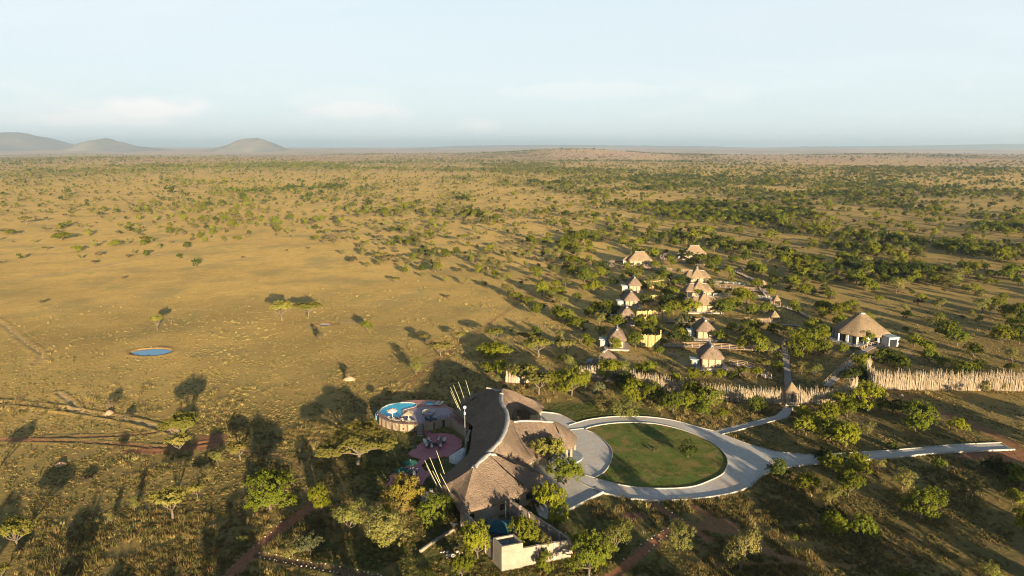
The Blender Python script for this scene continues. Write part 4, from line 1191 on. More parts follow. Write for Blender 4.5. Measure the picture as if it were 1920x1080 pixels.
def mk_lawn_mat():
    m, t, b = nt('lawn'); g = N(t, 'ShaderNodeNewGeometry').outputs['Position']
    n1 = tnoise(t, g, .28, 5, .65); n2 = tnoise(t, g, 2.2, 4, .7)
    col = tmix(t, tramp(t, n2, .3, .7), (.11, .145, .028), (.07, .10, .022))
    col = tmix(t, tramp(t, n1, .42, .64, 0, .9), col, (.20, .14, .05)); n3 = tnoise(t, g, .09, 3, .6); col = tmix(t, tramp(t, n3, .5, .65, 0, .5), col, (.16, .15, .04))
    t.links.new(col, b.inputs['Base Color']); b.inputs['Roughness'].default_value = 1; b.inputs['Specular IOR Level'].default_value = .05
    bp = N(t, 'ShaderNodeBump', Strength=.7, Distance=.2); t.links.new(n2, bp.inputs['Height']); t.links.new(bp.outputs[0], b.inputs['Normal']); return m
lawn_mat = mk_lawn_mat(); lawn_sheet()
def kerb(P, closed=False, h=.24, w=.16):
    mb = MB(); wall_line(mb, P, w, -.05, h, closed); o = mb.build('kerb', kerb_mat); tag(o, kind='structure')
kerb(inner, True); kerb(offset_line(north_edge, .1)); kerb(offset_line(east_top, .1), h=.2); kerb(offset_line(south_edge, .1), h=.36, w=.18)
kerb(offset_line(resample(fore_edge, 12), .1), h=.5, w=.22); kerb(offset_line(up_edge, .1), h=.35)
kerb(curve2([(1062, 885), (1085, 903), (1107, 915), (1130, 925)], 4), h=.22, w=.24)
kerb(curve2([(1075, 881), (1095, 890), (1115, 896.5)], 4), h=.18, w=.22)
kerb(curve2([(1068, 807), (1084, 805), (1097, 804)], 4), h=.18, w=.22)
kerb(np.array(path_r), h=.28, w=.2)

# ------------------------------------------------------------------ stones beside the paths
def stones():
    rnd = random.Random(4)
    rows = [([(404, 1085), (470, 1030), (520, 985), (556, 950)], 1.5), ([(440, 1088), (500, 1032), (545, 990)], 1.5), ([(486, 1036), (560, 1049), (640, 1063), (715, 1080)], .75), ([(486, 1046), (560, 1060), (640, 1076), (690, 1086)], .75),
            ([(1211, 940), (1222, 955), (1245, 968), (1262, 982)], .8), ([(1232, 940), (1250, 955), (1270, 968), (1282, 978)], .7), ([(1258, 988), (1222, 1008), (1190, 1032), (1172, 1050)], .8), ([(1248, 1005), (1232, 1017), (1210, 1040)], .9),
            ]
    for pts, step in rows:
        P = smooth_line([G(*p).xy for p in pts], 8); L = np.linalg.norm(np.diff(P, axis=0), axis=1).sum(); mb = MB()
        for x, y in resample(P, max(3, int(L / step))):
            x += rnd.uniform(-.2, .2); y += rnd.uniform(-.2, .2); s = rnd.uniform(.07, .15)
            mb.lathe((x, y, -.04), [(s * 1.1, 0), (s, s * .8), (s * .5, s * 1.3), (.01, s * 1.35)], 6)
        o = mb.build('path_stones', stone); tag(o, kind='stuff')
stones()
# ------------------------------------------------------------------ thatched roofs
def round_rect(w, l, r, n=5):
    """corner-rounded rectangle, w across x, l along y, counter-clockwise"""
    out = []
    for cx, cy, a0 in ((w / 2 - r, l / 2 - r, 0), (-w / 2 + r, l / 2 - r, 90), (-w / 2 + r, -l / 2 + r, 180), (w / 2 - r, -l / 2 + r, 270)):
        for k in range(n): a = R(a0 + 90 * k / (n - 1)); out.append((cx + r * math.cos(a), cy + r * math.sin(a)))
    return out
def hip_roof(mb, w, l, ridge, z0, z1, r=1.2, thick=.28, sag=-.045, steps=7, flat=0.0, rings=None):
    """thatched hip: rounded eave outline, ridge segment along y; fringe and underside included"""
    E = rings or round_rect(w, l, min(r, w * .48, l * .48), 5); n = len(E); V = []
    def top(x, y): return (max(-flat, min(flat, x * .3)), max(-ridge / 2, min(ridge / 2, y)))
    for s in range(steps + 1):
        t = s / steps
        for x, y in E:
            rx, ry = top(x, y)
            V.append((x + (rx - x) * t, y + (ry - y) * t, z0 + (z1 - z0) * t - sag * math.sin(math.pi * t) * (z1 - z0)))
    F = [(s * n + k, s * n + (k + 1) % n, (s + 1) * n + (k + 1) % n, (s + 1) * n + k) for s in range(steps) for k in range(n)]
    F.append(tuple(steps * n + k for k in range(n)))
    b = len(V)
    for x, y in E: V.append((x * .985, y * .985, z0 - thick))
    for x, y in E: V.append((x * .80, y * .80, z0 - thick * .6))
    F += [(b + k, b + (k + 1) % n, (k + 1) % n, k) for k in range(n)]
    F += [(b + n + k, b + n + (k + 1) % n, b + (k + 1) % n, b + k) for k in range(n)]
    mb.add(V, F)
def ridge_cap(pts, w, h, name='ridge_cap', parent=None, mat=None, rough=.12, seed=1):
    """half-round cement cap laid along a ridge"""
    rnd = random.Random(seed); P = smooth_line(pts, 9 if w > 1 else 4) if len(pts) > 2 else resample(pts, 6); V = []; K = 7
    for i, p in enumerate(P):
        d = P[min(i + 1, len(P) - 1)] - P[max(i - 1, 0)]; d[2] = 0; d /= np.linalg.norm(d) + 1e-9; s = np.array([-d[1], d[0], 0])
        ww = w * (1 + rnd.uniform(-rough, rough) * 2.2); hj = h * rnd.uniform(.75, 1.15)
        for k in range(K):
            a = math.pi * k / (K - 1); V.append(tuple(p + s * math.cos(a) * ww / 2 + np.array([0, 0, math.sin(a) * hj * 1.15 - h])))
    F = [(i * K + k, i * K + k + 1, (i + 1) * K + k + 1, (i + 1) * K + k) for i in range(len(P) - 1) for k in range(K - 1)]
    F += [tuple(range(K)), tuple(range((len(P) - 1) * K, len(P) * K))[::-1]]
    return link(name, mesh(name, V, F, mat or cement, True), parent)

def front_bays(o, x0, x1, y, z0, z1, n, parent_wall, glassy=()):
    """panels between timber posts on the side facing -y"""
    w = (x1 - x0) / n
    for k in range(n + 1):
        mb = MB(); mb.box((x0 + k * w, y - .06, z0), (.22, .24, z1 - z0)); mb.build('post', dark_wood, o)
    for k in range(n):
        mb = MB(); mb.box((x0 + (k + .5) * w, y - .02, z0 + .1), (w - .26, .1, z1 - z0 - .25)); mb.build('window_panel', glass_dark if k in glassy else canvas, parent_wall)

def chalet(px_, py_, ang, w, l, ridge, wall_h, rise, label, over=.7, side=None, bays=3, glassy=(), mat=None, plinth=.5, name='chalet', group='thatched chalets of the camp', wallmat=None):
    P = G(px_, py_); o = root(name, (P.x, P.y, 0), label, 'chalet', group, -R(ang))
    mb = MB(); mb.prism(round_rect(w + 1.6, l + 1.6, .6, 3), -.1, plinth); mb.build('plinth', simple_plinth, o)
    mb = MB(); mb.prism(round_rect(w - over * 2, l - over * 2, .5, 3), plinth, plinth + wall_h); wl_ = mb.build('wall', wallmat or plaster, o)
    front_bays(o, -(w / 2 - over) + .15, w / 2 - over - .15, -(l / 2 - over) - .06, plinth, plinth + wall_h, bays, wl_, glassy)
    mb = MB(); hip_roof(mb, w, l, ridge, plinth + wall_h, plinth + wall_h + rise); rf = mb.build('roof', mat or thatch, o, True)
    zt = plinth + wall_h + rise
    ridge_cap([(0, -ridge / 2 - .35, zt - .3), (0, -ridge / 2, zt + .02), (0, 0, zt), (0, ridge / 2, zt + .02), (0, ridge / 2 + .35, zt - .3)], .75, .2, parent=rf, seed=int(px_))
    if side:   # flat slab canopy over the outdoor bathroom, on its own pillar
        sx, sy, sw = side
        mb = MB(); mb.box((sx, sy, 2.55), (sw, sw * 1.1, .18)); mb.build('bathroom_slab', slab_mat, o)
        mb = MB(); mb.box((sx - sw * .25, sy - sw * .3, 0), (.4, .4, 2.55)); mb.build('slab_pillar', plaster_pale, o)
        mb = MB(); mb.box((sx + sw * .2, sy + .3, 0), (sw * .8, sw * .8, 2.3)); mb.build('bathroom_wall', slab_mat, o)  # shade put into the colour: shaded wall takes the slab's darker blue-grey
    return o
simple_plinth = simple('stone_plinth', (.36, .31, .26), (.24, .20, .17), 1.6, .95, .05, 4)

# end-on chalets: left row, seen from the gate side
chalet(1134, 697, 28, 6.85, 7.4, 2.2, 2.4, 3.43, 'steep thatched chalet nearest the lodge, half hidden behind the stake fence', side=(-4.2, 0, 2.2))
chalet(1156, 649, 8, 6.08, 9.0, 4.4, 2.5, 3.17, 'thatched chalet beside the nearest reed screen, left row', side=(-4.3, -1, 2.6))
chalet(1173, 604, 2, 6.08, 9.0, 4.4, 2.5, 3.17, 'thatched chalet second nearest in the left row, partly behind trees', side=(-4.3, -1, 2.6))
chalet(1181, 573, 0, 6.46, 9.0, 4.2, 2.5, 3.26, 'thatched chalet in the middle of the left row, shadow across its front', side=(-4.5, -2, 2.6))
chalet(1188, 544, 2, 6.46, 9.0, 4.2, 2.5, 3.26, 'thatched chalet beside the farthest reed screen, left row', side=(-4.6, -2, 2.8))
chalet(1330, 687, 6, 7.03, 8.6, 4.6, 2.7, 3.26, 'thatched chalet on a stone base nearest the gate walkway', side=(-4.5, -1.2, 2.6), glassy=(), plinth=.9)
chalet(1319, 632, 4, 6.85, 8.6, 4.4, 2.6, 3.26, 'thatched chalet directly behind the one on the stone base', side=(-4.5, 0, 2.4))
# broad family suites with a raised gable crossing the long roof
def suite(px_, py_, ang, label, porch=True):
    P = G(px_, py_); o = root('family_suite', (P.x, P.y, 0), label, 'chalet', 'family suites with crossed roofs', -R(ang))
    mb = MB(); mb.prism(round_rect(13, 8, .6, 3), -.1, .5); mb.build('plinth', simple_plinth, o)
    mb = MB(); mb.box((0, 0, .5), (10.2, 5.6, 2.9)); wl_ = mb.build('wall', plaster, o)
    front_bays(o, -5.0, 5.0, -2.86, .5, 3.35, 5, wl_, (0,))
    mb = MB(); hip_roof(mb, 7.6, 12.0, 7.0, 3.3, 6.2, r=1.4)
    mb.v = [(y, x, z) for x, y, z in mb.v]; mb.f = [f[::-1] for f in mb.f]; rf = mb.build('roof', thatch_gold, o, True)
    ridge_cap([(-3.6, 0, 6.1), (-2.4, 0, 6.22), (-1.2, 0, 6.25)], .7, .22, parent=rf); ridge_cap([(1.4, 0, 6.25), (2.6, 0, 6.22), (3.6, 0, 6.05)], .7, .22, parent=rf, seed=3)
    mb = MB(); hip_roof(mb, 7.2, 7.8, 2.4, 3.4, 7.8, r=1.2, sag=.05); gb = mb.build('gable_roof', thatch_gold, o, True)
    ridge_cap([(0, -1.5, 7.5), (0, -1, 7.85), (0, 1.0, 7.85), (0, 1.5, 7.5)], .85, .25, parent=gb)
    return o
suite(1305, 531, 4, 'crossed-roof family suite, farthest of the three standing one behind another')
suite(1308, 558, 2, 'crossed-roof family suite in the middle of the three, with a dark corner porch')
suite(1317, 584, 0, 'crossed-roof family suite, nearest of the three, walls hidden by green trees')
def flat_top_suite(px_, py_, ang, label):
    P = G(px_, py_); o = root('wide_suite', (P.x, P.y, 0), label, 'chalet', 'wide suites with cut-off roofs', -R(ang))
    mb = MB(); mb.prism(round_rect(13.6, 9, .6, 3), -.1, .5); mb.build('plinth', simple_plinth, o)
    mb = MB(); mb.box((0, 0, .5), (11, 6.2, 3.0)); wl_ = mb.build('wall', plaster_pale, o)
    front_bays(o, -5.4, 5.4, -3.16, .5, 3.45, 5, wl_, ())
    mb = MB(); hip_roof(mb, 8.8, 13.2, 4.4, 3.4, 7.6, r=1.6, flat=.9, sag=.02)
    mb.v = [(y, x, z) for x, y, z in mb.v]; mb.f = [f[::-1] for f in mb.f]; rf = mb.build('roof', thatch_gold, o, True)
    ridge_cap([(-2.7, -.9, 7.5), (-2.2, -.9, 7.7), (2.2, -.9, 7.7), (2.7, -.9, 7.5)], .55, .2, parent=rf); ridge_cap([(-2.4, .9, 7.6), (2.4, .9, 7.6)], .55, .25, parent=rf, seed=3)
    mb = MB(); hip_roof(mb, 5.0, 4.0, .6, 2.9, 4.8, r=.8); mb.v = [(x - 7.0, y + .8, z) for x, y, z in mb.v]; mb.build('porch_roof', thatch_gold, o, True)
    mb = MB(); mb.box((-7.2, .9, 0), (2.6, 2.6, 2.8)); mb.build('porch_wall', white_wall, o)
    return o
flat_top_suite(1199, 498, 6, 'wide suite with a cut-off thatched roof beside a curved timber walkway')
flat_top_suite(1301, 485, 8, 'wide suite with a cut-off thatched roof, farthest hut of the camp')

# ------------------------------------------------------------------ white round house
def roundhouse():
    P = G(1612, 637); o = root('round_house', (P.x, P.y, 0), 'large white round house under a broad conical thatched roof', 'house', None, R(-8))
    n = 8; rr = 8.2; poly = lambda r, a0=0: [(r * math.cos(R(a0 + 360 * k / n)), r * .92 * math.sin(R(a0 + 360 * k / n))) for k in range(n)]
    mb = MB(); mb.prism(poly(rr + 2.2, 22.5), -.1, .35); mb.build('terrace', simple('grey_terrace', (.22, .22, .22), (.16, .16, .165), 1, .9), o)
    mb = MB(); mb.prism(poly(rr - 1.0, 22.5), .35, 3.3); w = mb.build('wall', white_wall, o)
    mb = MB(); V = []; steps = 8; K = 32
    fa = [(rr + .75) * math.cos(math.pi / 8) / math.cos((2 * math.pi * k / K + math.pi / 8) % (math.pi / 4) - math.pi / 8) for k in range(K)]
    E = [(fa[k] * math.cos(2 * math.pi * k / K), fa[k] * .92 * math.sin(2 * math.pi * k / K)) for k in range(K)]
    hip_roof(mb, 0, 0, .8, 3.2, 9.2, sag=.0, thick=.35, steps=8, rings=E, flat=.5); rf = mb.build('roof', thatch_gold, o, True)
    mb = MB(); mb.lathe((0, 0, 8.85), [(1.0, -.05), (.9, .18), (.5, .3), (.1, .34)], 12); mb.build('roof_cap', white_wall, rf, True)
    for k in range(8):   # bays: paired columns and dark windows
        a = R(22.5 + 45 * k + 22.5); c, s = math.cos(a), math.sin(a); ap = (rr - 1.0) * math.cos(R(22.5))
        for off in (-1.9, 1.9):
            mb = MB(); x, y = ap * c - off * s, (ap * s + off * c) * .92; mb.box((x * 1.012, y * 1.012, .4), (1.5, .16, 2.1), a + math.pi / 2); mb.build('window', glass_dark, w)
        for off in (-3.2, 0, 3.2):
            mb = MB(); x, y = (ap + .9) * c - off * s, ((ap + .9) * s + off * c) * .92; mb.box((x, y, .35), (.42, .42, 2.95), a); mb.build('column', white_wall, o)
    mb = MB(); mb.box((6.6, -7.0, .3), (3.6, 3.4, 3.0), R(20)); en = mb.build('entrance_block', white_wall, o)
    mb = MB(); mb.box((7.0, -8.72, .35), (2.5, .12, 2.4), R(20)); mb.build('door', glass_dark, en)
    mb = MB(); mb.box((6.6, -7.0, 3.3), (4.0, 3.8, .16), R(20)); mb.build('entrance_roof', slab_mat, o)
    return P
RH = roundhouse()
def patio_table(x, y, z, lab, mat=None):
    o = root('patio_table', (x, y, z), lab, 'table'); mb = MB(); mb.lathe((0, 0, .70), [(0.01, 0), (.55, 0), (.55, .05), (.01, .05)], 12); mb.build('tabletop', mat or wicker, o)
    mb = MB(); mb.tube([(0, 0, .02), (0, 0, .7)], .05, 6); mb.lathe((0, 0, 0), [(.3, 0), (.3, .04), (.05, .05)], 8); mb.build('pedestal', dark_metal, o); return o
def chair(x, y, z, rz, lab, group, seat=None, frame=None, s=1.0):
    o = root('garden_chair', (x, y, z), lab, 'chair', group, rz); seat = seat or cushion; frame = frame or wicker
    mb = MB(); mb.box((0, 0, .34 * s), (.62 * s, .60 * s, .12 * s)); mb.build('seat', seat, o)
    mb = MB(); mb.bar((0, .30 * s, .40 * s), (0, .42 * s, .98 * s), .60 * s, .12 * s); mb.build('backrest', seat, o)
    for a in (-1, 1):
        mb = MB(); mb.box((a * .33 * s, 0, .30 * s), (.07 * s, .6 * s, .30 * s)); mb.build('armrest', frame, o)
        for b in (-1, 1):
            mb = MB(); mb.box((a * .30 * s, b * .26 * s, 0), (.06 * s, .06 * s, .34 * s)); mb.build('leg', frame, o)
    return o
for px_, py_, rz, lab in ((1657, 643, .6, 'white chair beside the door of the white round house'), (1666, 640, -1.0, 'pale chair at the far right corner of the white round house')):
    c = G(px_, py_, .35); chair(c.x, c.y, .35, rz, lab, None, white_paint, white_paint)

# ------------------------------------------------------------------ small open shelters
def shelter(px_, py_, w, h, rise, lab, name='thatched_shelter', wall=False, z0=0.0):
    P = G(px_, py_); o = root(name, (P.x, P.y, 0), lab, 'shelter', 'small thatched shelters on the walkways')
    for a in (-1, 1):
        for b in (-1, 1):
            mb = MB(); mb.tube([(a * w * .38, b * w * .38, 0), (a * w * .38, b * w * .38, z0 + h)], .09, 6); mb.build('post', pale_wood, o)
    mb = MB(); hip_roof(mb, w, w, .15, z0 + h, z0 + h + rise, r=w * .3, sag=.0, thick=.2); mb.build('roof', thatch_gold, o, True)
    mb = MB(); mb.box((0, 0, -.05), (w * .9, w * .9, z0 + .15)); mb.build('floor', grey_wood, o)
    if wall:
        for a in (-1, 1):
            mb = MB(); mb.box((a * w * .27, w * .1, z0 + .1), (w * .2, w * .45, h - .1)); mb.build('gate_wall', plaster, o)
    return o
shelter(1481, 757, 3.9, 3.1, 2.4, 'thatched gate shelter where the footpath passes the stake fence', 'gate_shelter', True, .2)
shelter(1470, 652, 3.0, 1.6, 1.4, 'low thatched shelter at the far end of the straight boardwalk')
shelter(1451, 604, 3.4, 2.3, 2.1, 'open thatched shelter on four posts left of the straight boardwalk, behind trees')
shelter(1455, 573, 3.2, 2.3, 2.2, 'steep thatched shelter standing by a short rail, third farthest of the shelters')
shelter(1430, 540, 3.4, 1.9, 1.9, 'small thatched shelter where the winding boardwalk turns, second farthest')
shelter(1386, 511, 3.4, 1.4, 2.0, 'small thatched shelter at the far end of the winding boardwalk')

# ------------------------------------------------------------------ boardwalks
def boardwalk(pts, w, z, lab, rails=(1, 1), mat=None, railmat=None, step=2.0):
    P = curve2(pts, 5); L = np.linalg.norm(np.diff(P, axis=0), axis=1).sum(); n = max(3, int(L / step)); P = resample(P, n)
    o = root('boardwalk', (float(P[0][0]), float(P[0][1]), 0), lab, 'walkway', 'timber boardwalks between the huts')
    Q = P - P[0]; m = max(4, int(L / .42)); D = resample(Q, m); Lf, Rt_ = offset_line(D, w / 2), offset_line(D, -w / 2); mb = MB()
    for i in range(m - 1):   # boards laid across, slightly apart and uneven
        a, b, c, d = Lf[i], Rt_[i], Rt_[i] + (Rt_[i + 1] - Rt_[i]) * .9, Lf[i] + (Lf[i + 1] - Lf[i]) * .9; zz = z + .012 * ((i * 7) % 3)
        mb.add([(*a, zz), (*b, zz), (*c, zz), (*d, zz), (*a, zz - .06), (*b, zz - .06), (*c, zz - .06), (*d, zz - .06)], [(0, 1, 2, 3), (0, 4, 5, 1), (2, 6, 7, 3), (1, 5, 6, 2), (3, 7, 4, 0)])
    dk = mb.build('boards', mat or grey_wood, o); dk['kind'] = 'stuff'
    mb = MB()
    for sd in (-1, 1):
        E = offset_line(D, sd * w * .42); wall_line(mb, E, .1, z - .26, z - .07)
        for q in E[::5]: mb.box((q[0], q[1], -.1), (.12, .12, z - .1))
    mb.build('joists', dark_wood, o)
    for sd, on in zip((1, -1), rails):
        if not on: continue
        E = offset_line(Q, sd * w / 2)
        mb = MB()
        for q in E: mb.box((q[0], q[1], z - .2), (.13, .13, 1.25))
        for h in (1.02, .55):
            for a, b in zip(E[:-1], E[1:]): mb.bar((a[0], a[1], z + h), (b[0], b[1], z + h), .11, .10)
        mb.build('railing', railmat or pale_wood, o)
    NOGRASS.append([tuple(p) for p in offset_line(P, w / 2)] + [tuple(p) for p in offset_line(P, -w / 2)][::-1])
    return o
boardwalk([(1481, 762), (1480, 745), (1477, 715), (1473, 680), (1469, 648)], 2.0, .35, 'straight grey boardwalk leading back from the thatched gate', (1, 1), grey_wood, dark_wood)
boardwalk([(1550, 727), (1572, 706), (1597, 681), (1624, 658), (1645, 651), (1664, 648)], 1.9, .5, 'long boardwalk climbing to the white round house with a brown rail', (1, 0), grey_wood)
boardwalk([(1368, 686), (1382, 686), (1399, 689), (1421, 698), (1440, 712)], 1.7, .5, 'curved boardwalk down from the stone-based chalet', (1, 1), grey_wood)
boardwalk([(1243, 652), (1290, 653), (1347, 655), (1390, 658), (1466, 661)], 1.5, .7, 'boardwalk passing behind the chalet on the stone base')
boardwalk([(1248, 606), (1290, 606), (1340, 607)], 1.5, .6, 'short boardwalk left of the chalet behind the stone-based one')
boardwalk([(1168, 491), (1152, 492), (1141, 500), (1160, 503), (1200, 505.5), (1250, 509), (1290, 512)], 1.6, .6, 'pale boardwalk curving round the wide suite at the far left of the camp')
boardwalk([(1268, 481), (1251, 480), (1240, 487), (1266, 492), (1295, 496), (1322, 500)], 1.6, .6, 'pale boardwalk curving past the farthest hut')
boardwalk([(1330, 533), (1360, 534), (1396, 537)], 1.3, .5, 'white-railed walkway beside the farthest crossed-roof suite', (1, 0), None, white_paint)
boardwalk([(1330, 540), (1352, 541), (1385, 545), (1424, 548)], 1.8, .8, 'pinkish boardwalk from the middle crossed-roof suite to the winding boardwalk')
boardwalk([(1338, 558), (1370, 559), (1402, 561), (1442, 563)], 1.4, .5, 'grey boardwalk from the nearest crossed-roof suite', (1, 0), None, white_paint)
boardwalk([(1383, 512), (1399, 519), (1411, 526), (1421, 533), (1427, 541), (1434, 550), (1444, 562), (1453, 574)], 2.2, .5, 'winding boardwalk joining the three farthest shelters', (0, 1), grey_wood)
boardwalk([(1473, 578), (1494, 586), (1518, 597), (1540, 606)], 1.7, .5, 'boardwalk running down to the right through the bushes', (0, 1), grey_wood)
boardwalk([(1466, 610), (1482, 611), (1500, 613)], 1.5, .4, 'short low boardwalk right of the four-post shelter', (0, 0), grey_wood)
boardwalk([(1396, 605), (1420, 606), (1443, 606)], 1.3, .7, 'short boardwalk reaching the four-post shelter from the left')
boardwalk([(1340, 500), (1362, 506), (1384, 511)], 1.3, .4, 'low boardwalk reaching the farthest shelter', (0, 0), grey_wood)

# ------------------------------------------------------------------ reed screens
def screen(pts, h, lab, seed):
    rnd = random.Random(seed); W_ = resample(W2(pts), 60); L = np.linalg.norm(W_[-1] - W_[0])
    o = root('reed_screen', (float(W_[0][0]), float(W_[0][1]), 0), lab, 'screen', 'tall golden reed screens between the chalets'); Q = W_ - W_[0]
    n = int(L / .34); P = resample(Q, n); mb = MB(); hb = h
    for i, (x, y) in enumerate(P):
        if i % 6 == 0: hb = h * rnd.uniform(.90, 1.03)
        mb.box((x, y + rnd.uniform(-.05, .05), -.05), (.36, rnd.uniform(.10, .22), hb + rnd.uniform(-.22, .18)), rnd.uniform(-.1, .1))
    mb.build('reed_bundles', reed, o)['kind'] = 'stuff'
    for i in range(0, n, 5):
        mb = MB(); mb.tube([(P[i][0], P[i][1] - .2, -.05), (P[i][0] + .05, P[i][1] - .2, h * 1.02)], .07, 5); mb.build('post', dark_wood, o)
    return o
screen([(1206, 541), (1230, 540), (1254, 538)], 3.9, 'golden reed screen, farthest of the four beside the chalets', 1)
screen([(1206, 571), (1225, 572), (1243, 571), (1242, 566)], 4.0, 'golden reed screen beside the middle chalet, tree before it', 2)
screen([(1194, 603), (1212, 602), (1233, 604), (1246, 602)], 4.2, 'golden reed screen, second nearest, behind a round bush', 3)
screen([(1200, 650), (1220, 651), (1238, 650), (1238, 641)], 4.3, 'golden reed screen nearest the lodge with green tree at its left', 4)

# ------------------------------------------------------------------ stake fences
def stake_fence(pts, hmin, hmax, dens, lab, seed, rows=3, base=None, sparse=None):
    rnd = random.Random(seed); C_ = curve2(pts, 6); L = np.linalg.norm(np.diff(C_, axis=0), axis=1).sum()
    o = root('stake_fence', (float(C_[0][0]), float(C_[0][1]), 0), lab, 'fence', 'fences of bleached upright stakes'); C_ = C_ - C_[0]
    n = int(L * dens); P = resample(C_, n); mb = MB(); h2 = 1.0
    for i, (x, y) in enumerate(P):
        if i % 9 == 0: h2 = rnd.uniform(.86, 1.06)
        if sparse and rnd.random() < sparse: continue
        y += rnd.uniform(-.28, .28); x += rnd.uniform(-.1, .1); h = rnd.triangular(hmin, hmax, hmin * 1.12) * h2
        lx, ly = rnd.gauss(0, .17), rnd.gauss(0, .15); r = rnd.uniform(.028, .055)
        mb.tube([(x, y, -.1), (x + lx * .4, y + ly * .4, h * .55), (x + lx * 1.6, y + ly, h)], [r * 1.2, r, r * .45], 4, cap=False)
    mb.build('stakes', stake_mat, o)['kind'] = 'stuff'
    mb = MB(); wall_line(mb, resample(C_, max(4, int(L / 2))), .12, .5, .62); wall_line(mb, resample(C_, max(4, int(L / 2))), .12, 1.5, 1.6); mb.build('fence_rails', dark_wood, o)
    if base:
        mb = MB(); wall_line(mb, resample(C_, max(4, int(L))), .35, -.1, base); mb.build('plinth', plaster_pale, o)
    return o
stake_fence([(1084, 712), (1120, 714), (1160, 718), (1200, 725), (1240, 732), (1290, 742), (1350, 750), (1400, 755), (1440, 757), (1466, 757)], 2.7, 4.9, 20, 'long stake fence running from behind the lodge to the thatched gate', 1)
stake_fence([(1493, 757), (1530, 758), (1563, 753), (1592, 744), (1606, 733)], 2.6, 4.9, 16, 'stake fence right of the thatched gate, thinning towards the big round tree', 2)
stake_fence([(1628, 702), (1626, 716), (1632, 724), (1645, 729), (1700, 731), (1800, 732), (1920, 733), (2020, 734)], 3.6, 6.2, 26, 'long pale stake fence at the right edge, brightly sunlit', 3)
stake_fence([(948, 716), (965, 718), (985, 717), (1012, 716), (1040, 718)], 2.8, 5.2, 13, 'short stake fence behind the spreading acacia, left of the others', 4, base=1.6)
# ------------------------------------------------------------------ the lodge: one sweeping thatched roof over three wings
LO = G(935, 850); LODGE = root('lodge', (LO.x, LO.y, 0), 'large main lodge under one sweeping thatched roof with white ridge caps', 'lodge')
def LP(a, b, z): p = G(a, b, z); return np.array([p.x - LO.x, p.y - LO.y, z])
def W3(*pts): return [LP(*p) for p in pts]
def slope(mb, top, eave, n=26, steps=9, sag=.07, fringe=.34, skirt=True):
    """thatched slope hung between a ridge line and an eave line, slightly hollow"""
    T = resample(smooth_line(top, 5) if len(top) > 2 else top, n) if len(top) > 1 else np.repeat([top[0]], n, 0)
    E = resample(smooth_line(eave, 5) if len(eave) > 2 else eave, n); V = []
    for s in range(steps + 1):
        t = s / steps; Q = E + (T - E) * t; Q[:, 2] -= sag * math.sin(math.pi * t) * np.linalg.norm(T - E, axis=1)
        V += [tuple(q) for q in Q]
    F = [(s * n + k, s * n + k + 1, (s + 1) * n + k + 1, (s + 1) * n + k) for s in range(steps) for k in range(n - 1)]
    if skirt:
        b = len(V); I = E + (T - E) * .10
        V += [(q[0], q[1], q[2] - fringe) for q in E] + [(q[0], q[1], e[2] - fringe * .5) for q, e in zip(I, E)]
        F += [(b + k, b + k + 1, k + 1, k) for k in range(n - 1)] + [(b + n + k, b + n + k + 1, b + k + 1, b + k) for k in range(n - 1)]
    mb.add(V, F); return E
z3 = 3.05
west_ridge = W3((914, 725.6, 6.6), (927, 729, 6.45), (936, 733, 6.6), (940, 738, 7.3), (939.5, 750, 7.9), (944, 760, 8.1), (949, 768, 8.2), (951.5, 780, 8.35), (950, 795, 8.35), (944, 812, 8.3), (936, 826, 8.3), (925, 837, 8.2), (913, 848, 8.1), (901, 861, 8.0), (887.6, 875.6, 7.8))
west_eave = W3((849, 770, z3), (866, 783, z3), (885.6, 796, z3), (884.5, 808, z3), (883, 827, z3), (878, 850, z3), (868, 860, z3), (845, 881, z3), (821.5, 902, z3), (814.4, 916, z3))
spineS = W3((913, 848, 8.1), (925, 837, 8.2), (936, 826, 8.3), (944, 812, 8.3), (950, 795, 8.35), (951.5, 784, 8.35))
spineN = W3((951.5, 784, 8.35), (949, 768, 8.2), (944, 760, 8.1), (939.5, 750, 7.9), (940, 738, 7.3))
roof = MB()
EW = slope(roof, west_ridge, west_eave, 60, 10, .075)
slope(roof, W3((887.6, 875.6, 7.8)), W3((814.4, 916, z3), (843.5, 932.5, z3), (862.4, 960, z3)), 18, 9, .05)
ES = slope(roof, W3((887.6, 875.6, 7.8), (901, 862, 8.0), (916, 850.5, 8.15)), W3((862.4, 960, z3), (880, 958, z3), (930, 943, z3), (993, 918, z3)), 34, 10, .05)
EE = slope(roof, W3((916, 850.5, 8.15), (924, 850.5, 8.05)), W3((993, 918, z3), (1008, 906, z3), (1018, 891.4, z3)), 16, 9, .02)
slope(roof, W3((924, 850.5, 8.05), (916, 850.5, 8.15), (913, 849.5, 8.0)), W3((1018, 891.4, z3), (1000, 878, z3), (984.4, 867.8, z3)), 16, 9, .0)
# porch wing: saddle against the spine, long south slope, rounded end, north slope
slope(roof, spineS + W3((957, 787, 7.7)), W3((960, 866, z3), (975, 867, z3), (986, 867, z3), (1000, 861.5, z3)), 34, 10, .07)
slope(roof, W3((957, 787, 7.7), (964, 789, 7.3), (985, 787.5, 7.15), (1015, 788.5, 7.1), (1038, 789.3, 7.1)), W3((1000, 861.5, z3), (1018, 856, z3), (1040, 848, z3), (1060, 840.5, z3)), 30, 10, .05)
EB = slope(roof, W3((1038, 789.3, 7.1)), W3((1060, 840.5, z3), (1070, 839.5, z3), (1078, 833, z3), (1081.5, 824, z3), (1079.6, 816, z3), (1070, 810, z3), (1055, 808, z3)), 28, 10, -.055)
slope(roof, W3((957, 787, 7.7), (964, 789, 7.3), (1038, 789.3, 7.1)), W3((968, 810, z3), (1000, 808, z3), (1055, 808, z3)), 24, 8, .03)
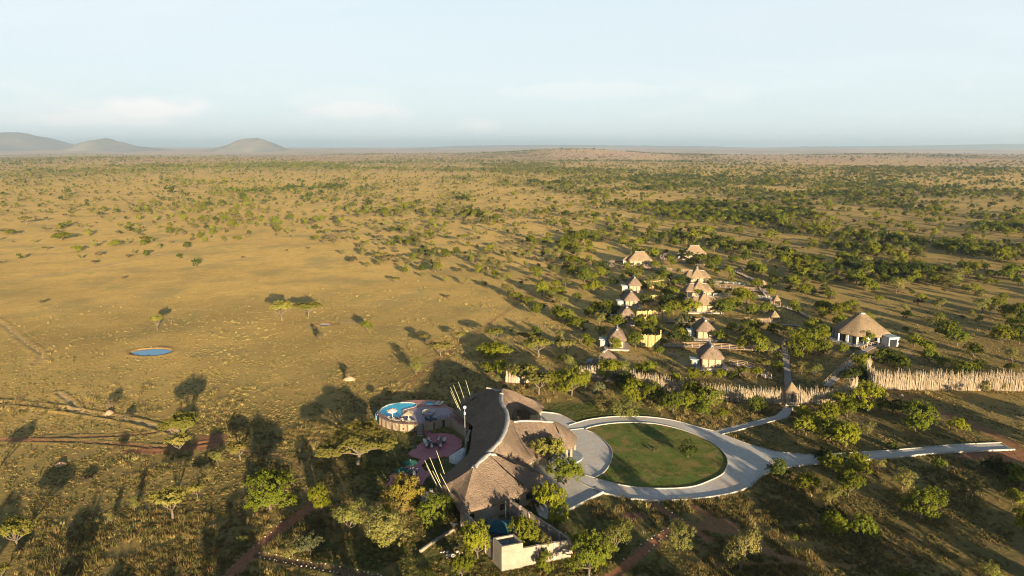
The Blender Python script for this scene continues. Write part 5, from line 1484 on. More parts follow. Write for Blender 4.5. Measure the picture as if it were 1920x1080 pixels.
# court side and the northern wing
slope(roof, W3((957, 787, 7.7)) + spineN[0:], W3((968, 810, z3), (961, 792, z3), (960, 779, z3), (965, 768, z3)), 30, 9, .07)
wing_top = W3((940, 738, 7.3), (944, 728.5, 6.8), (964, 733.5, 6.3), (983, 743, 5.6), (1000, 750, 4.9), (1010, 757, 3.8), (1018, 765, 2.6))
slope(roof, wing_top, W3((965, 768, z3), (982, 769, z3), (997, 775, z3), (1009, 774, z3), (1018, 766, z3)), 30, 9, .055)
back = [p + np.array([dx, 6.2, z3 - p[2]]) for p, dx in zip(W3((849, 770, z3), (914, 725.6, 6.6), (944, 728, 6.7), (983, 743, 5.6), (1018, 765, z3)), (0, -3, 0, 2.2, .6))]; back[0][1] -= 6.0; back[-1][1] -= 5.4
slope(roof, W3((914, 725.6, 6.6), (927, 729, 6.45), (944, 728.5, 6.8), (964, 733.5, 6.3), (983, 743, 5.6), (1000, 750, 4.9), (1018, 765, 2.6)), back, 30, 7, .04)
RF = roof.build('roof', thatch, LODGE, True)
ridge_cap(W3((940, 737, 7.3), (939.5, 750, 7.95), (944, 760, 8.15), (949, 768, 8.25), (951.5, 780, 8.4), (950, 795, 8.4), (944, 812, 8.35), (936, 826, 8.35), (925, 837, 8.25), (913, 848.5, 8.15)), .85, .24, parent=RF, seed=2)
ridge_cap(W3((930, 851, 7.95), (924, 849.8, 8.15), (916, 850, 8.25), (901, 862, 8.1), (888, 875.5, 7.9)), .9, .24, parent=RF, seed=5)
ridge_cap(W3((963, 789.5, 7.3), (985, 787.8, 7.25), (1015, 788.5, 7.2), (1038, 789.5, 7.2)), .7, .24, parent=RF, seed=6)
ridge_cap(W3((913, 725.8, 6.6), (927, 729, 6.5), (936, 731, 6.6), (944, 728.3, 6.85)), .7, .24, parent=RF, seed=7)
# walls, set back under the eaves
def inset(E, d, c):
    c = np.array(c); out = []
    for p in E:
        v = c - p[:2]; out.append(p[:2] + v / (np.linalg.norm(v) + 1e-9) * d)
    return np.array(out)
S_off = offset_line(ES, .65)
if (np.linalg.norm(S_off.mean(0)) > np.linalg.norm(ES[:, :2].mean(0))): S_off = offset_line(ES, -.65)
mb = MB(); wall_line(mb, S_off, .3, -.1, 3.1); wall_s = mb.build('south_wall', plaster, LODGE)
def on_wall(px_, py_, w, h, z, name, mats, frame=True):
    """window or door in the south wall, at the place where the photograph shows it"""
    best = None
    for i in range(len(S_off) - 1):
        for t in np.linspace(0, 1, 8):
            p = S_off[i] * (1 - t) + S_off[i + 1] * t; q = proj(p[0] + LO.x, p[1] + LO.y, z + h / 2)
            dd = abs(q[0] - px_)
            if best is None or dd < best[0]: best = (dd, p, S_off[i + 1] - S_off[i])
    _, p, d = best; d = d / np.linalg.norm(d); a = math.atan2(d[1], d[0]); nrm = np.array([d[1], -d[0]]);
    if nrm[1] > 0: nrm = -nrm
    q = p + nrm * .17
    mb = MB(); mb.box((q[0], q[1], z), (w, .08, h), a); f = mb.build(name, dark_wood if name == 'window' else pale_wood, wall_s)
    k = 2 if w > .8 else 1
    for j in range(k):
        off = (j - (k - 1) / 2) * w / k; r = q + d * off + nrm * .045
        mb = MB(); mb.box((r[0], r[1], z + .08), (w / k - .12, .04, h - .16), a); mb.build('pane', mats, f)
    return f, q, a, nrm
on_wall(884, 954, .9, .95, 1.2, 'window', glass_dark); on_wall(912.5, 954, 2.4, 2.3, .12, 'door', simple('curtained_glass', (.30, .27, .22), (.22, .20, .17), 1.5, .3))
on_wall(941, 945, .9, 1.15, 1.0, 'window', glass_dark); on_wall(968.5, 934, .9, 1.15, 1.0, 'window', glass_dark); on_wall(990, 925, .8, 1.15, 1.0, 'window', glass_dark)
for E, nm, mt, dd in ((EE, 'east_wall', plaster, .9), ):
    off = offset_line(E, dd); off = off if np.linalg.norm(off.mean(0)) < np.linalg.norm(E[:, :2].mean(0)) else offset_line(E, -dd)
    mb = MB(); wall_line(mb, off, .3, -.1, 2.7); mb.build(nm, mt, LODGE)
ww = offset_line(EW, 1.4); mid = np.array([0.0, 2.0])
if np.linalg.norm(ww.mean(0) - mid) > np.linalg.norm(EW[:, :2].mean(0) - mid): ww = offset_line(EW, -1.4)
mb = MB(); wall_line(mb, ww[2:-2], .3, -.1, 2.7); wwl = mb.build('west_wall', plaster, LODGE)
for i in range(6, 54, 5):
    d = ww[i + 1] - ww[i]; a = math.atan2(d[1], d[0]); mb = MB(); mb.box((ww[i][0], ww[i][1], .3), (2.0, .44, 2.0), a); mb.build('window', glass_dark, wwl)
for px_, py_ in ((998, 787), (985, 786)):    # northern wing, court side
    pass
mb = MB(); wall_line(mb, np.array([LP(a, b, 1.5)[:2] for a, b in ((962, 779), (969, 772), (982, 775), (995, 781), (1006, 780), (1014, 773))]), .3, -.1, 2.5); cw = mb.build('court_wall', plaster, LODGE)
p = LP(1003, 781, 1.0); mb = MB(); mb.box((p[0], p[1] - .25, .5), (1.2, .1, 1.3), -.1); mb.build('window', glass_dark, cw)
mb = MB(); wall_line(mb, np.array([LP(a, b, 1.5)[:2] for a, b in ((992, 868), (1005, 862), (1030, 853))]), .3, -.1, 2.6); mb.build('porch_wall', plaster, LODGE)
for a, b in ((1062, 860), (1070.5, 858.5), (1077, 846), (1077, 836), (1045, 862)):    # porch columns
    q = LP(a, b, 0); mb = MB(); mb.lathe((q[0], q[1], 0), [(.42, 0), (.42, .25), (.30, .3), (.28, 2.5), (.36, 2.7)], 12); mb.build('column', plaster_pale, LODGE, True)
mb = MB(); cx = LP(1060, 862, 0); mb.prism([(cx[0] + 3.6 * math.cos(a), cx[1] + 1.2 + 3.6 * math.sin(a)) for a in np.linspace(0, 2 * math.pi, 28, endpoint=False)], 0, .34); mb.build('porch_step', slab_mat, LODGE)
# white plaster fin and ribbed shell stair at the west side
mb = MB(); a, b = LP(872, 851, 0), LP(879, 826, 0); mb.bar((a[0] + .2, a[1], 1.4), (b[0] + .2, b[1], 1.4), .5, 2.2); mb.build('plaster_fin', plaster_pale, LODGE)
def shell():
    q = G(858, 864); o = root('ribbed_shell', (q.x, q.y, 0), 'white ribbed half-dome shell beside the pink patio and the lodge wall', 'shell')
    for k in range(6):
        r = 1.75 - .24 * k; mb = MB()
        mb.lathe((.22 * k, .2 * k, 0), [(r, .0), (r, .75 + .26 * k), (r - .10, .86 + .26 * k), (.01, .9 + .26 * k)], 22); mb.build('rib', white_wall, o, True)
shell()
# clusters of slanted bamboo-green poles
def poles():
    g1 = [((844.5, 726), (862, 766)), ((844.5, 733), (857, 760)), ((850, 722), (861, 749)), ((859.5, 716), (868.6, 742)), ((873, 712.6), (881, 739.3))]
    g2 = [((818.3, 845), (831.7, 883.5)), ((805.7, 857.5), (821.5, 894.5)), ((796.3, 863), (821.5, 914)), ((799.5, 873), (815, 905)), ((811, 882.7), (831.7, 921.3)), ((825.4, 888), (845, 925))]
    words = {0: ['touching the roof corner, tallest', 'shortest, crossing the tallest one', 'third from the right', 'second from the right', 'rightmost, standing apart'],
             1: ['rightmost at the back, alone over the grass', 'second at the back, between two others', 'longest, leftmost of all', 'half hidden behind the longest', 'short, ending low on the roof edge', 'nearest the roof corner, farthest right in front']}
    for gi, gp in enumerate((g1, g2)):
        for k, (t, b) in enumerate(gp):
            zb = 5.2 if gi == 0 else 4.6 if k < 2 else 3.2
            B = G(*b, zb); z = top_z(B, t[1]); s = ppm((B.x, B.y, z)); T = Vector((B.x + (t[0] - proj(B.x, B.y, z)[0]) / s, B.y, z))
            if zb: d = (B - T) / (T.z - B.z); B = B + d * zb
            mb = MB(); mb.tube([(0, 0, -.1), T - B], [.055, .045], 8)
            o = mb.build('slanted_pole', bamboo, None, True, B)
            tag(o, 'slanted lime pole %s, %s' % (words[gi][k], 'far roof end' if gi == 0 else 'near roof corner'), 'pole', 'slanted poles at the north end' if gi == 0 else 'slanted poles at the south end')
poles()
def mast():
    q = G(872.5, 853); o = root('lamp_mast', (q.x, q.y, 0), 'tall thin mast with a white globe rising past the lodge roof', 'lamp'); h = top_z(q, 763)
    mb = MB(); mb.tube([(0, 0, 0), (0, 0, h)], [.08, .045], 8); mb.build('pole', steel, o); mb = MB(); mb.lathe((0, 0, h - .1), [(.02, -.35), (.18, -.3), (.32, -.1), (.34, .1), (.26, .28), (.02, .36)], 14); mb.build('globe', white_paint, o, True)
    mb = MB(); mb.box((0, 0, h - 1.6), (.3, .3, .5)); mb.build('bracket', white_paint, o)
mast()
# ------------------------------------------------------------------ pool terrace
ZD = 1.7
def zp(a, b, z=ZD): return G(690 + a / 9.6, 720 + b / 9.6, z)
def zpl(pts, z=ZD, per=4, closed=True): return smooth_line([zp(a, b, z).xy for a, b in pts], per, closed)
dc = zp(800, 500); DECK = root('pool_terrace', (dc.x, dc.y, 0), 'raised oval pool terrace with cream retaining wall and brown pilasters', 'terrace')
L0 = np.array([dc.x, dc.y])
edge_front = zpl([(205, 600), (310, 650), (440, 690), (570, 715), (720, 726), (860, 728), (905, 722), (1010, 716), (1100, 705), (1190, 690), (1330, 640), (1400, 632), (1480, 630)], closed=False) - L0
edge_rest = zpl([(1700, 775), (1790, 840), (1810, 700), (1640, 590), (1540, 520), (1560, 460), (1430, 400), (1330, 330), (1230, 298), (1050, 286), (880, 290), (700, 300), (600, 318), (440, 348), (340, 375), (200, 470), (175, 540)], closed=False, per=2) - L0
outer_d = [tuple(p) for p in edge_front] + [tuple(p) for p in edge_rest]
pool_o = zpl([(205, 500), (250, 432), (370, 372), (500, 342), (600, 332), (750, 332), (850, 345), (878, 375), (850, 408), (740, 438), (640, 466), (618, 490), (630, 520), (635, 550), (590, 590), (500, 602), (400, 597), (290, 570), (220, 530)], per=3) - L0
small_o = np.array([(zp(1105, 352).x + 1.38 * math.cos(a) - L0[0], zp(1105, 352).y + 1.12 * math.sin(a) - L0[1]) for a in np.linspace(0, 2 * math.pi, 26, endpoint=False)])
sm_c = small_o.mean(0)
poly_sheet('deck', outer_d, [[tuple(p) for p in pool_o], [tuple(p) for p in small_o]], ZD, deck_red, .2, DECK)
mauve = [tuple(p - L0) for p in zpl([(640, 478), (700, 470), (790, 462), (880, 428), (1000, 420), (1270, 430), (1415, 432), (1480, 470), (1520, 540), (1470, 600), (1330, 612), (1190, 662), (1010, 690), (860, 700), (720, 700), (660, 640), (642, 560)], per=2)]
poly_sheet('inner_deck', mauve, [], ZD + .006, deck_mauve, 0, DECK)
for nm, P in (('main_pool', pool_o), ('round_pool', small_o)):
    w = poly_sheet(nm, [tuple(p) for p in P], [], ZD - .10, pool_water, 0, DECK)
    mb = MB(); wall_line(mb, P, .26, ZD - .55, ZD + .07, True); mb.build('pool_rim', cement, DECK)
mb = MB(); wall_line(mb, edge_front, .3, -.1, ZD + .02); rw = mb.build('retaining_wall', plaster, DECK)
mb = MB(); wall_line(mb, np.array([tuple(zp(1480, 630).xy - Vector(L0)), tuple(zp(1620, 725).xy - Vector(L0)), tuple(zp(1775, 840).xy - Vector(L0))]), .3, -.1, ZD + .02); mb.build('wing_wall', plaster, DECK)
mb = MB(); wall_line(mb, edge_rest[6:], .3, -.1, ZD - .02); mb.build('rear_wall', plaster, DECK)
E = resample(edge_front, 61)
for i in (4, 9, 15, 21, 27, 32, 38, 46):
    d = E[i + 1] - E[i]; mb = MB(); mb.box((E[i][0], E[i][1], -.05), (.34, .46, ZD + .02), math.atan2(d[1], d[0])); mb.build('pilaster', dark_wood, rw)
def front_at(px_):
    k = min(range(len(E)), key=lambda i: abs(proj(E[i][0] + L0[0], E[i][1] + L0[1], .8)[0] - px_)); d = E[min(k + 1, 60)] - E[k - 1]; return E[k], math.atan2(d[1], d[0])
p, a = front_at(756); mb = MB(); mb.box((p[0], p[1] - .05, .45), (.35, .36, .4), a); mb.build('vent', dark_metal, rw)
p, a = front_at(831.5); mb = MB(); mb.box((p[0], p[1] - .05, 0), (.6, .4, 1.55), a); mb.build('cellar_door', dark_metal, rw)
# infinity edge basin at the left end
basin = [tuple(p - L0) for p in zpl([(135, 570), (150, 530), (195, 478), (215, 520), (225, 560), (205, 600), (160, 592)], ZD - .9, 2)]
poly_sheet('overflow_basin', basin, [], ZD - .85, pool_water, 0, DECK); mb = MB(); wall_line(mb, np.array(basin), .18, -.1, ZD - .7, True); mb.build('basin_wall', pool_tile, DECK)
# dark railing: posts and two rails along the front
R_ = resample(edge_front, 34); mb = MB()
for i, q in enumerate(R_):
    if 18 < i < 22: continue
    mb.box((q[0], q[1] + .2, ZD), (.06, .06, .95))
    if i + 1 < 34 and not 17 < i < 22:
        for h in (.93, .62, .32): mb.bar((q[0], q[1] + .2, ZD + h), (R_[i + 1][0], R_[i + 1][1] + .2, ZD + h), .05, .04)
RW = [tuple(zp(a, b).xy - Vector(L0)) for a, b in ((1480, 600), (1560, 650), (1640, 715), (1775, 815))]
for i, q in enumerate(RW):
    mb.box((q[0], q[1] + .2, ZD), (.06, .06, .95))
    if i < 3: [mb.bar((*(q[0], q[1] + .2), ZD + h), (RW[i + 1][0], RW[i + 1][1] + .2, ZD + h), .05, .04) for h in (.93, .62, .32)]
mb.build('railing', dark_metal, DECK)
# stairs down to the pink patio
p, a = front_at(788)
for k in range(7):
    mb = MB(); mb.box((p[0] + .05 * k, p[1] - .35 - .36 * k, max(ZD - .24 * (k + 1), .02)), (1.25, .36, .08), 0); mb.build('step', grey_wood, DECK)
for s in (-.68, .68):
    mb = MB(); mb.bar((p[0] + s, p[1] + .6, ZD + .9), (p[0] + s, p[1] - .2, ZD + .9), .07, .07); mb.bar((p[0] + s, p[1] - .2, ZD + .9), (p[0] + s + .3, p[1] - 2.7, .95), .07, .07)
    for k in range(4): mb.box((p[0] + s + .1 * k, p[1] + .1 - .85 * k, max(ZD - .55 * k, 0)), (.07, .07, .95))
    mb.bar((p[0] + s, p[1] - .2, ZD - .1), (p[0] + s + .3, p[1] - 2.7, .0), .09, .2); mb.build('stair_rail', dark_metal, DECK)

def umbrella(P, h, r, mat, lab, square=False, tilt=0.0):
    o = root('parasol', P, lab, 'parasol'); n = 4 if square else 8; V = [(0, 0, h)]
    rings = 5; rot = math.pi / 4 if square else 0
    for s in range(1, rings + 1):
        for k in range(n * 4):
            a = rot + 2 * math.pi * k / (n * 4); q = (k % 4) / 4
            rr = r * s / rings * (math.cos(math.pi / n) / math.cos(((a - rot) % (2 * math.pi / n)) - math.pi / n))
            V.append((rr * math.cos(a), rr * math.sin(a), h - r * .30 * (s / rings) ** 1.15 - .05 * math.sin(q * math.pi) * (s / rings)))
    m = n * 4; F = [(0, 1 + k, 1 + (k + 1) % m) for k in range(m)]
    F += [(1 + s * m + k, 1 + (s + 1) * m + k, 1 + (s + 1) * m + (k + 1) % m, 1 + s * m + (k + 1) % m) for s in range(rings - 1) for k in range(m)]
    b = len(V); V += [(V[1 + (rings - 1) * m + k][0], V[1 + (rings - 1) * m + k][1], V[1 + (rings - 1) * m + k][2] - .16) for k in range(m)]
    F += [(1 + (rings - 1) * m + k, b + k, b + (k + 1) % m, 1 + (rings - 1) * m + (k + 1) % m) for k in range(m)]
    cn = link('canopy', mesh('canopy', V, F, mat), o); cn.rotation_euler = (tilt, 0, 0)
    mb = MB(); mb.tube([(0, 0, 0), (0, 0, h + .12)], .045, 8); mb.build('pole', white_paint, o)
    mb = MB(); mb.lathe((0, 0, 0), [(.38, 0), (.38, .08), (.08, .14)], 12); mb.build('base', grey_wood, o)
    for k in range(0, m, 4):
        mb = MB(); mb.bar((0, 0, h - .12), V[1 + (rings - 1) * m + k], .03, .03); mb.build('rib', dark_metal, o)
    return o
umbrella(G(736, 787.5, ZD), 2.75, 1.15, pink_canvas, 'round pink parasol leaning out over the main pool', False, .1)
umbrella(G(766, 790.5, ZD), 2.45, 1.45, canvas, 'square cream parasol at the front edge of the pool deck', True)
def lounger(P, rz, lab, mat):
    o = root('sun_lounger', P, lab, 'sun lounger', 'sun loungers on the pool deck', rz)
    mb = MB(); mb.box((0, -.2, .24), (.66, 1.3, .12)); mb.build('mattress', mat, o)
    mb = MB(); mb.bar((0, .42, .30), (0, .98, .68), .66, .12); mb.build('backrest', mat, o)
    mb = MB(); mb.box((0, .05, .16), (.72, 1.75, .07)); mb.build('frame', dark_wood, o)
    for a in (-1, 1):
        for b in (-.7, .75): mb = MB(); mb.box((a * .3, b, 0), (.07, .07, .17)); mb.build('leg', dark_wood, o)
for a, b, rz, lab, mt in ((425, 650, 1.1, 'leftmost pale sun lounger under the pink parasol', cushion), (515, 668, 1.2, 'pale sun lounger between the pink and the cream parasols', cushion),
                          (670, 680, 1.2, 'pale sun lounger left of the cream parasol pole', cushion), (795, 680, 1.2, 'pale sun lounger right of the cream parasol pole', cushion),
                          (1095, 655, 1.2, 'dark teal sun lounger nearest the stair on the right', teal), (1180, 640, 1.2, 'dark teal sun lounger right of its twin by the railing', teal),
                          (1235, 372, -.5, 'white sun lounger nearest the small round pool', cushion), (1305, 378, -.5, 'white sun lounger right of its twin behind the small round pool', cushion)):
    P = zp(a, b); lounger((P.x, P.y, ZD), rz, lab, mt)
def daybed():
    P = zp(1090, 545); o = root('round_daybed', (P.x, P.y, ZD), 'big round wicker sofa ring with beige and lilac cushions on the pool deck', 'sofa')
    mb = MB(); mb.lathe((0, 0, 0), [(1.35, 0), (1.42, .38), (1.30, .40), (.55, .40), (.52, 0)], 26); mb.build('base', wicker, o, True)
    for k in range(8):
        a0 = 2 * math.pi * k / 8; V = []
        for r, z in ((.58, .40), (1.28, .40), (1.28, .56), (.58, .56)):
            for t in np.linspace(a0 + .03, a0 + .75, 4): V.append((r * math.cos(t), r * math.sin(t), z))
        F = [(a * 4 + b, a * 4 + b + 1, ((a + 1) % 4) * 4 + b + 1, ((a + 1) % 4) * 4 + b) for a in range(4) for b in range(3)] + [(0, 4, 8, 12), (15, 11, 7, 3)]
        link('cushion', mesh('cushion', V, F, lilac if k in (5, 6, 7) else cushion), o)
    V, F = [], []
    mb = MB(); wall_line(mb, np.array([(1.36 * math.cos(t), 1.36 * math.sin(t)) for t in np.linspace(.2, 3.6, 16)]), .16, .38, .78); mb.build('backrest', cushion, o)
    mb = MB(); mb.lathe((0, 0, 0), [(.36, 0), (.36, .42), (.01, .43)], 14); mb.build('table', pale_wood, o)
daybed()

# ------------------------------------------------------------------ pink patios
def zq(a, b, z=0.0): return G(710 + a / 9.6, 800 + b / 9.6, z)
def patio(name, pts, lab, z=.16, per=1):
    c = zq(*np.mean(pts, 0)); o = root(name, (c.x, c.y, 0), lab, 'patio'); P = [tuple(np.array(zq(a, b).xy) - np.array(c.xy)) for a, b in pts]
    if per > 1: P = [tuple(p) for p in smooth_line(P, per, True)]
    mb = MB(); mb.prism(P, -.1, z); mb.build('floor', maroon, o); NOGRASS.append([(p[0] + c.x, p[1] + c.y) for p in P]); return o
patio('leaf_patio', [(940, 140), (1050, 125), (1180, 125), (1340, 150), (1430, 210), (1505, 265), (1490, 310), (1508, 345), (1480, 390), (1400, 440), (1340, 495), (1300, 548), (1180, 545), (1020, 582), (890, 600), (740, 590),
     (600, 550), (522, 500), (570, 458), (600, 420), (690, 402), (682, 368), (750, 312), (830, 268), (868, 244), (842, 222), (885, 178)], 'upper dark pink leaf-shaped patio below the pool terrace')
patio('lobed_patio', [(650, 715), (780, 732), (830, 800), (925, 830), (925, 890), (850, 950), (790, 1050), (600, 1085), (300, 1090), (130, 1065), (215, 965), (188, 910), (260, 850), (345, 830), (430, 760), (530, 715)], 'lower pink lobed patio with two green parasols')
patio('stepping_path', [(730, 28), (780, 26), (960, 135), (880, 180)], 'narrow pink path from the pool stairs to the upper patio', .13)
patio('linking_path', [(770, 585), (880, 595), (760, 725), (640, 712)], 'short pink path joining the two patios', .14)
c = zq(1010, 330, .16)
fp = root('fire_pit', (c.x, c.y, .16), 'dark round fire pit in the middle of the upper pink patio', 'fire pit'); mb = MB(); mb.lathe((0, 0, 0), [(.62, 0), (.62, .34), (.48, .34), (.42, .12), (.01, .12)], 16); mb.build('pit_ring', dark_metal, fp); mb = MB()
for k in range(6): mb.bar((.3 * math.cos(k), .3 * math.sin(k), .15), (-.12 * math.cos(k), -.12 * math.sin(k), .42), .08, .08)
mb.build('logs', dark_wood, fp)
spots = [(850, 300, 'far left'), (872, 330, 'left, second nearest its pair'), (885, 372, 'near left corner'), (925, 282, 'far left inner place'), (1080, 258, 'far side, right of centre'), (1170, 280, 'far right'), (965, 385, 'near side, left of centre'), (1100, 380, 'near side, right of centre'), (1150, 300, 'right, tucked beside the far right one')]
for a, b, w in spots:
    P = zq(a, b, .16); rz = math.atan2(P.y - c.y, P.x - c.x) - math.pi / 2
    chair(P.x, P.y, .16, rz, 'white cushioned chair round the fire pit, %s' % w, 'white chairs round the fire pit', white_paint, dark_metal, 1.0)
for a, b, w in ((905, 330, 'left'), (1125, 325, 'right')):
    P = zq(a, b, .16); patio_table(P.x, P.y, .16, 'small dark table on the %s side of the fire pit' % w, dark_metal)
for a, b, lab in ((575, 820, 'farther bottle green parasol on the lower pink patio'), (420, 968, 'nearer bottle green parasol on the lower pink patio, left of the other')):
    P = zq(a, b, .16); umbrella((P.x, P.y, .16), 2.5, 1.35, green_canvas, lab)
P0 = zq(590, 865, .16); patio_table(P0.x, P0.y, .16, 'dark table between the green parasols on the lower patio', dark_metal)
for a, b, w, s in ((615, 825, 'white chair behind the dark table on the lower patio', white_paint), (625, 885, 'white chair in front of the dark table on the lower patio', white_paint), (540, 850, 'grey chair left of the dark table on the lower patio', lilac), (655, 850, 'grey chair right of the dark table on the lower patio', lilac)):
    P = zq(a, b, .16); chair(P.x, P.y, .16, math.atan2(P.y - P0.y, P.x - P0.x) - math.pi / 2, w, None, s, dark_metal, 1.1)
c = G(808, 935); o = root('corner_patio', (c.x, c.y, 0), 'small lilac paved corner under the south-west roof edge', 'patio'); mb = MB(); mb.prism([(-2.2, -1), (-.4, -2.2), (2.6, -2.4), (3, 1.4), (1.2, 3), (-1.6, 2.2)], -.1, .14); mb.build('floor', deck_mauve, o)
P = G(813, 931, .14); chair(P.x, P.y, .14, 1.0, 'pale round armchair on the small lilac corner patio', None, cushion, wicker, 1.4)
# ------------------------------------------------------------------ walled service yard
SW = G(942.5, 1070).xy; SE = G(1071, 1011, 3.0).xy; NE = G(958, 938, 2.8).xy; NW = G(869.5, 959, 2.9).xy
yo = (SW + SE + NE + NW) / 4; YARD = root('service_yard', (yo.x, yo.y, 0), 'walled service yard with pilasters against the lodge south wall', 'yard')
def yl(p): return (p.x - yo.x, p.y - yo.y)
def yard_wall(A, B, z0, z1, nm, bays):
    a, b = Vector(yl(A)), Vector(yl(B)); mb = MB(); wall_line(mb, np.array([a, b]), .24, -.1, [z0, z1]); w = mb.build(nm, plaster_pale, YARD)
    mb = MB(); wall_line(mb, np.array([a, b]), .36, [z0 + .003, z1 + .003], [z0 + .13, z1 + .13]); mb.build('coping', plaster, w); d = b - a
    for k in range(bays + 1):
        p = a.lerp(b, k / bays); z = z0 + (z1 - z0) * k / bays; mb = MB(); mb.box((p.x, p.y, -.1), (.42, .42, z + .28), math.atan2(d.y, d.x)); mb.build('pilaster', pinkish, w)
    return w
yard_wall(SW, SE, 3.1, 2.8, 'south_wall', 4); yard_wall(NE, SE, 2.7, 2.8, 'east_wall', 6); yard_wall(NW, SW, 2.9, 3.1, 'west_wall', 5)
mb = MB(); mb.prism([yl(SW), yl(SE), yl(NE), yl(NW)], -.05, .05); mb.build('yard_floor', simple('dark_yard_floor', (.13, .11, .09), (.08, .075, .06), .8, .95), YARD); NOGRASS.append([tuple(SW), tuple(SE), tuple(NE), tuple(NW)])
# tower room in the corner
d = (SE - SW).normalized(); e = (NW - SW).normalized(); c0 = SW; w1, w2, ht = 3.1, 2.6, 4.1
TOW = root('corner_tank_room', (c0.x, c0.y, 0), 'cream tank room with an open sunken top in the yard corner', 'tank room')
q = [Vector((0, 0)), d * w1, d * w1 + e * w2, e * w2]
q = [p - (d + e) * .14 for p in q]
for i, nm in enumerate(('front_wall', 'side_wall', 'rear_wall', 'outer_wall')):
    mb = MB(); a, b = q[i], q[(i + 1) % 4]; u = (b - a).normalized() * .13
    wall_line(mb, np.array([a - (u if i % 2 == 0 else -u), b + (u if i % 2 == 0 else -u)]), .26, -.1, ht); mb.build(nm, plaster_pale, TOW)
mb = MB(); mb.prism([tuple(p) for p in q], ht - .9, ht - .8); fl = mb.build('sunken_roof', simple('grey_roof', (.24, .23, .22), (.18, .175, .17), 1, .9), TOW)
mb = MB(); rn = random.Random(2)
g = 7; V = [(q[0].x + (d.x * (i / g) * 2.4 + e.x * (j / g) * 1.9) + .2 * (d + e).x, q[0].y + (d.y * (i / g) * 2.4 + e.y * (j / g) * 1.9) + .2 * (d + e).y, ht - .74 + rn.uniform(0, .22)) for i in range(g + 1) for j in range(g + 1)]
F = [(i * (g + 1) + j, (i + 1) * (g + 1) + j, (i + 1) * (g + 1) + j + 1, i * (g + 1) + j + 1) for i in range(g) for j in range(g)]
tp = link('blue_tarpaulin', mesh('blue_tarpaulin', V, F, simple('blue_tarp', (.04, .11, .13), (.03, .07, .09), 1.5, .5)), None, (c0.x, c0.y, 0)); tag(tp, 'crumpled blue tarpaulin lying in the open top of the tank room', 'tarpaulin')
# teal canvas shade
def teal_tent():
    P = G(938, 1010); o = root('shade_tent', (P.x, P.y, 0), 'dark teal pitched canvas shade inside the walled yard', 'shade tent', None, R(-12))
    V = [(-2.3, -2, 2.2), (2.3, -2, 2.2), (2.3, 2, 2.2), (-2.3, 2, 2.2), (-.9, 0, 3.2), (1.1, 0, 3.2)] + [(-2.3, -2, 1.9), (2.3, -2, 1.9), (2.3, 2, 1.9), (-2.3, 2, 1.9)]
    link('canopy', mesh('canopy', V, [(0, 1, 5, 4), (1, 2, 5), (2, 3, 4, 5), (3, 0, 4), (6, 7, 1, 0), (7, 8, 2, 1), (8, 9, 3, 2), (9, 6, 0, 3)], teal), o)
    for a in (-2.2, 2.2):
        for b in (-1.9, 1.9): mb = MB(); mb.box((a, b, 0), (.09, .09, 2.2)); mb.build('leg', dark_metal, o)
teal_tent()
P = G(917, 968); o = root('step_deck', (P.x, P.y, 0), 'pinkish timber step deck outside the lodge glass door', 'deck', None, R(15))
for k in range(9): mb = MB(); mb.box((0, -1.4 + .3 * k, .1 + (.1 if k > 3 else 0)), (2.7, .27, .1)); mb.build('board', pale_wood, o)
for px_, py_, h, lab in ((914.5, 974, 3.0, 'pale green garden post in front of the lodge glass door'), (948, 973, 3.2, 'pale green garden post right of the step deck in the yard')):
    P = G(px_, py_); o = root('garden_post', (P.x, P.y, 0), lab, 'post'); mb = MB(); mb.tube([(0, 0, 0), (0, 0, h)], [.11, .09], 8); mb.build('pole', simple('pale_green_paint', (.42, .55, .38), None, 3, .6), o); mb = MB(); mb.lathe((0, 0, h), [(.14, 0), (.12, .12), (.01, .16)], 8); mb.build('cap', white_paint, o)
# low wall and small solar lamp outside the yard, rubble
P = W2([(787, 1037), (820, 1014), (851, 996)]); o = root('low_wall', (*P[0], 0), 'low pale wall running down from the small solar lamp', 'wall'); mb = MB(); wall_line(mb, np.array(P) - np.array(P[0]), .3, -.1, .5); mb.build('blockwork', plaster_pale, o)
P = W2([(1000, 979), (1032, 976)]); 
P = G(853, 1000); o = root('solar_lamp', (P.x, P.y, 0), 'small solar lamp on a short post beside the yard west wall', 'lamp'); mb = MB(); mb.tube([(0, 0, 0), (0, 0, 1.6)], .05, 6); mb.build('post', pale_wood, o); mb = MB(); mb.box((0, 0, 1.6), (.8, .5, .05)); mb.build('panel', steel, o)
P = G(848, 1042); o = root('rubble_heap', (P.x, P.y, 0), 'heap of pale broken stones in the shade left of the yard', 'rubble'); rn = random.Random(8)
for k in range(16):
    s = rn.uniform(.18, .5); mb = MB(); mb.box((0, 0, -.05), (s * 1.5, s, s * .7), rn.uniform(0, 3), taper=rn.uniform(.5, .9)); b = mb.build('stone', stone, o, loc=(rn.gauss(0, 1.0), rn.gauss(0, .7), 0))
P = G(1627, 771); o = root('gate_pillar', (P.x, P.y, 0), 'square cream pillar behind the trunk of the big round tree', 'pillar'); mb = MB(); mb.box((0, 0, -.1), (1.1, 1.1, 2.0)); mb.build('shaft', plaster, o); mb = MB(); mb.box((0, 0, 1.903), (1.25, 1.25, .14)); mb.build('capstone', cement, o)
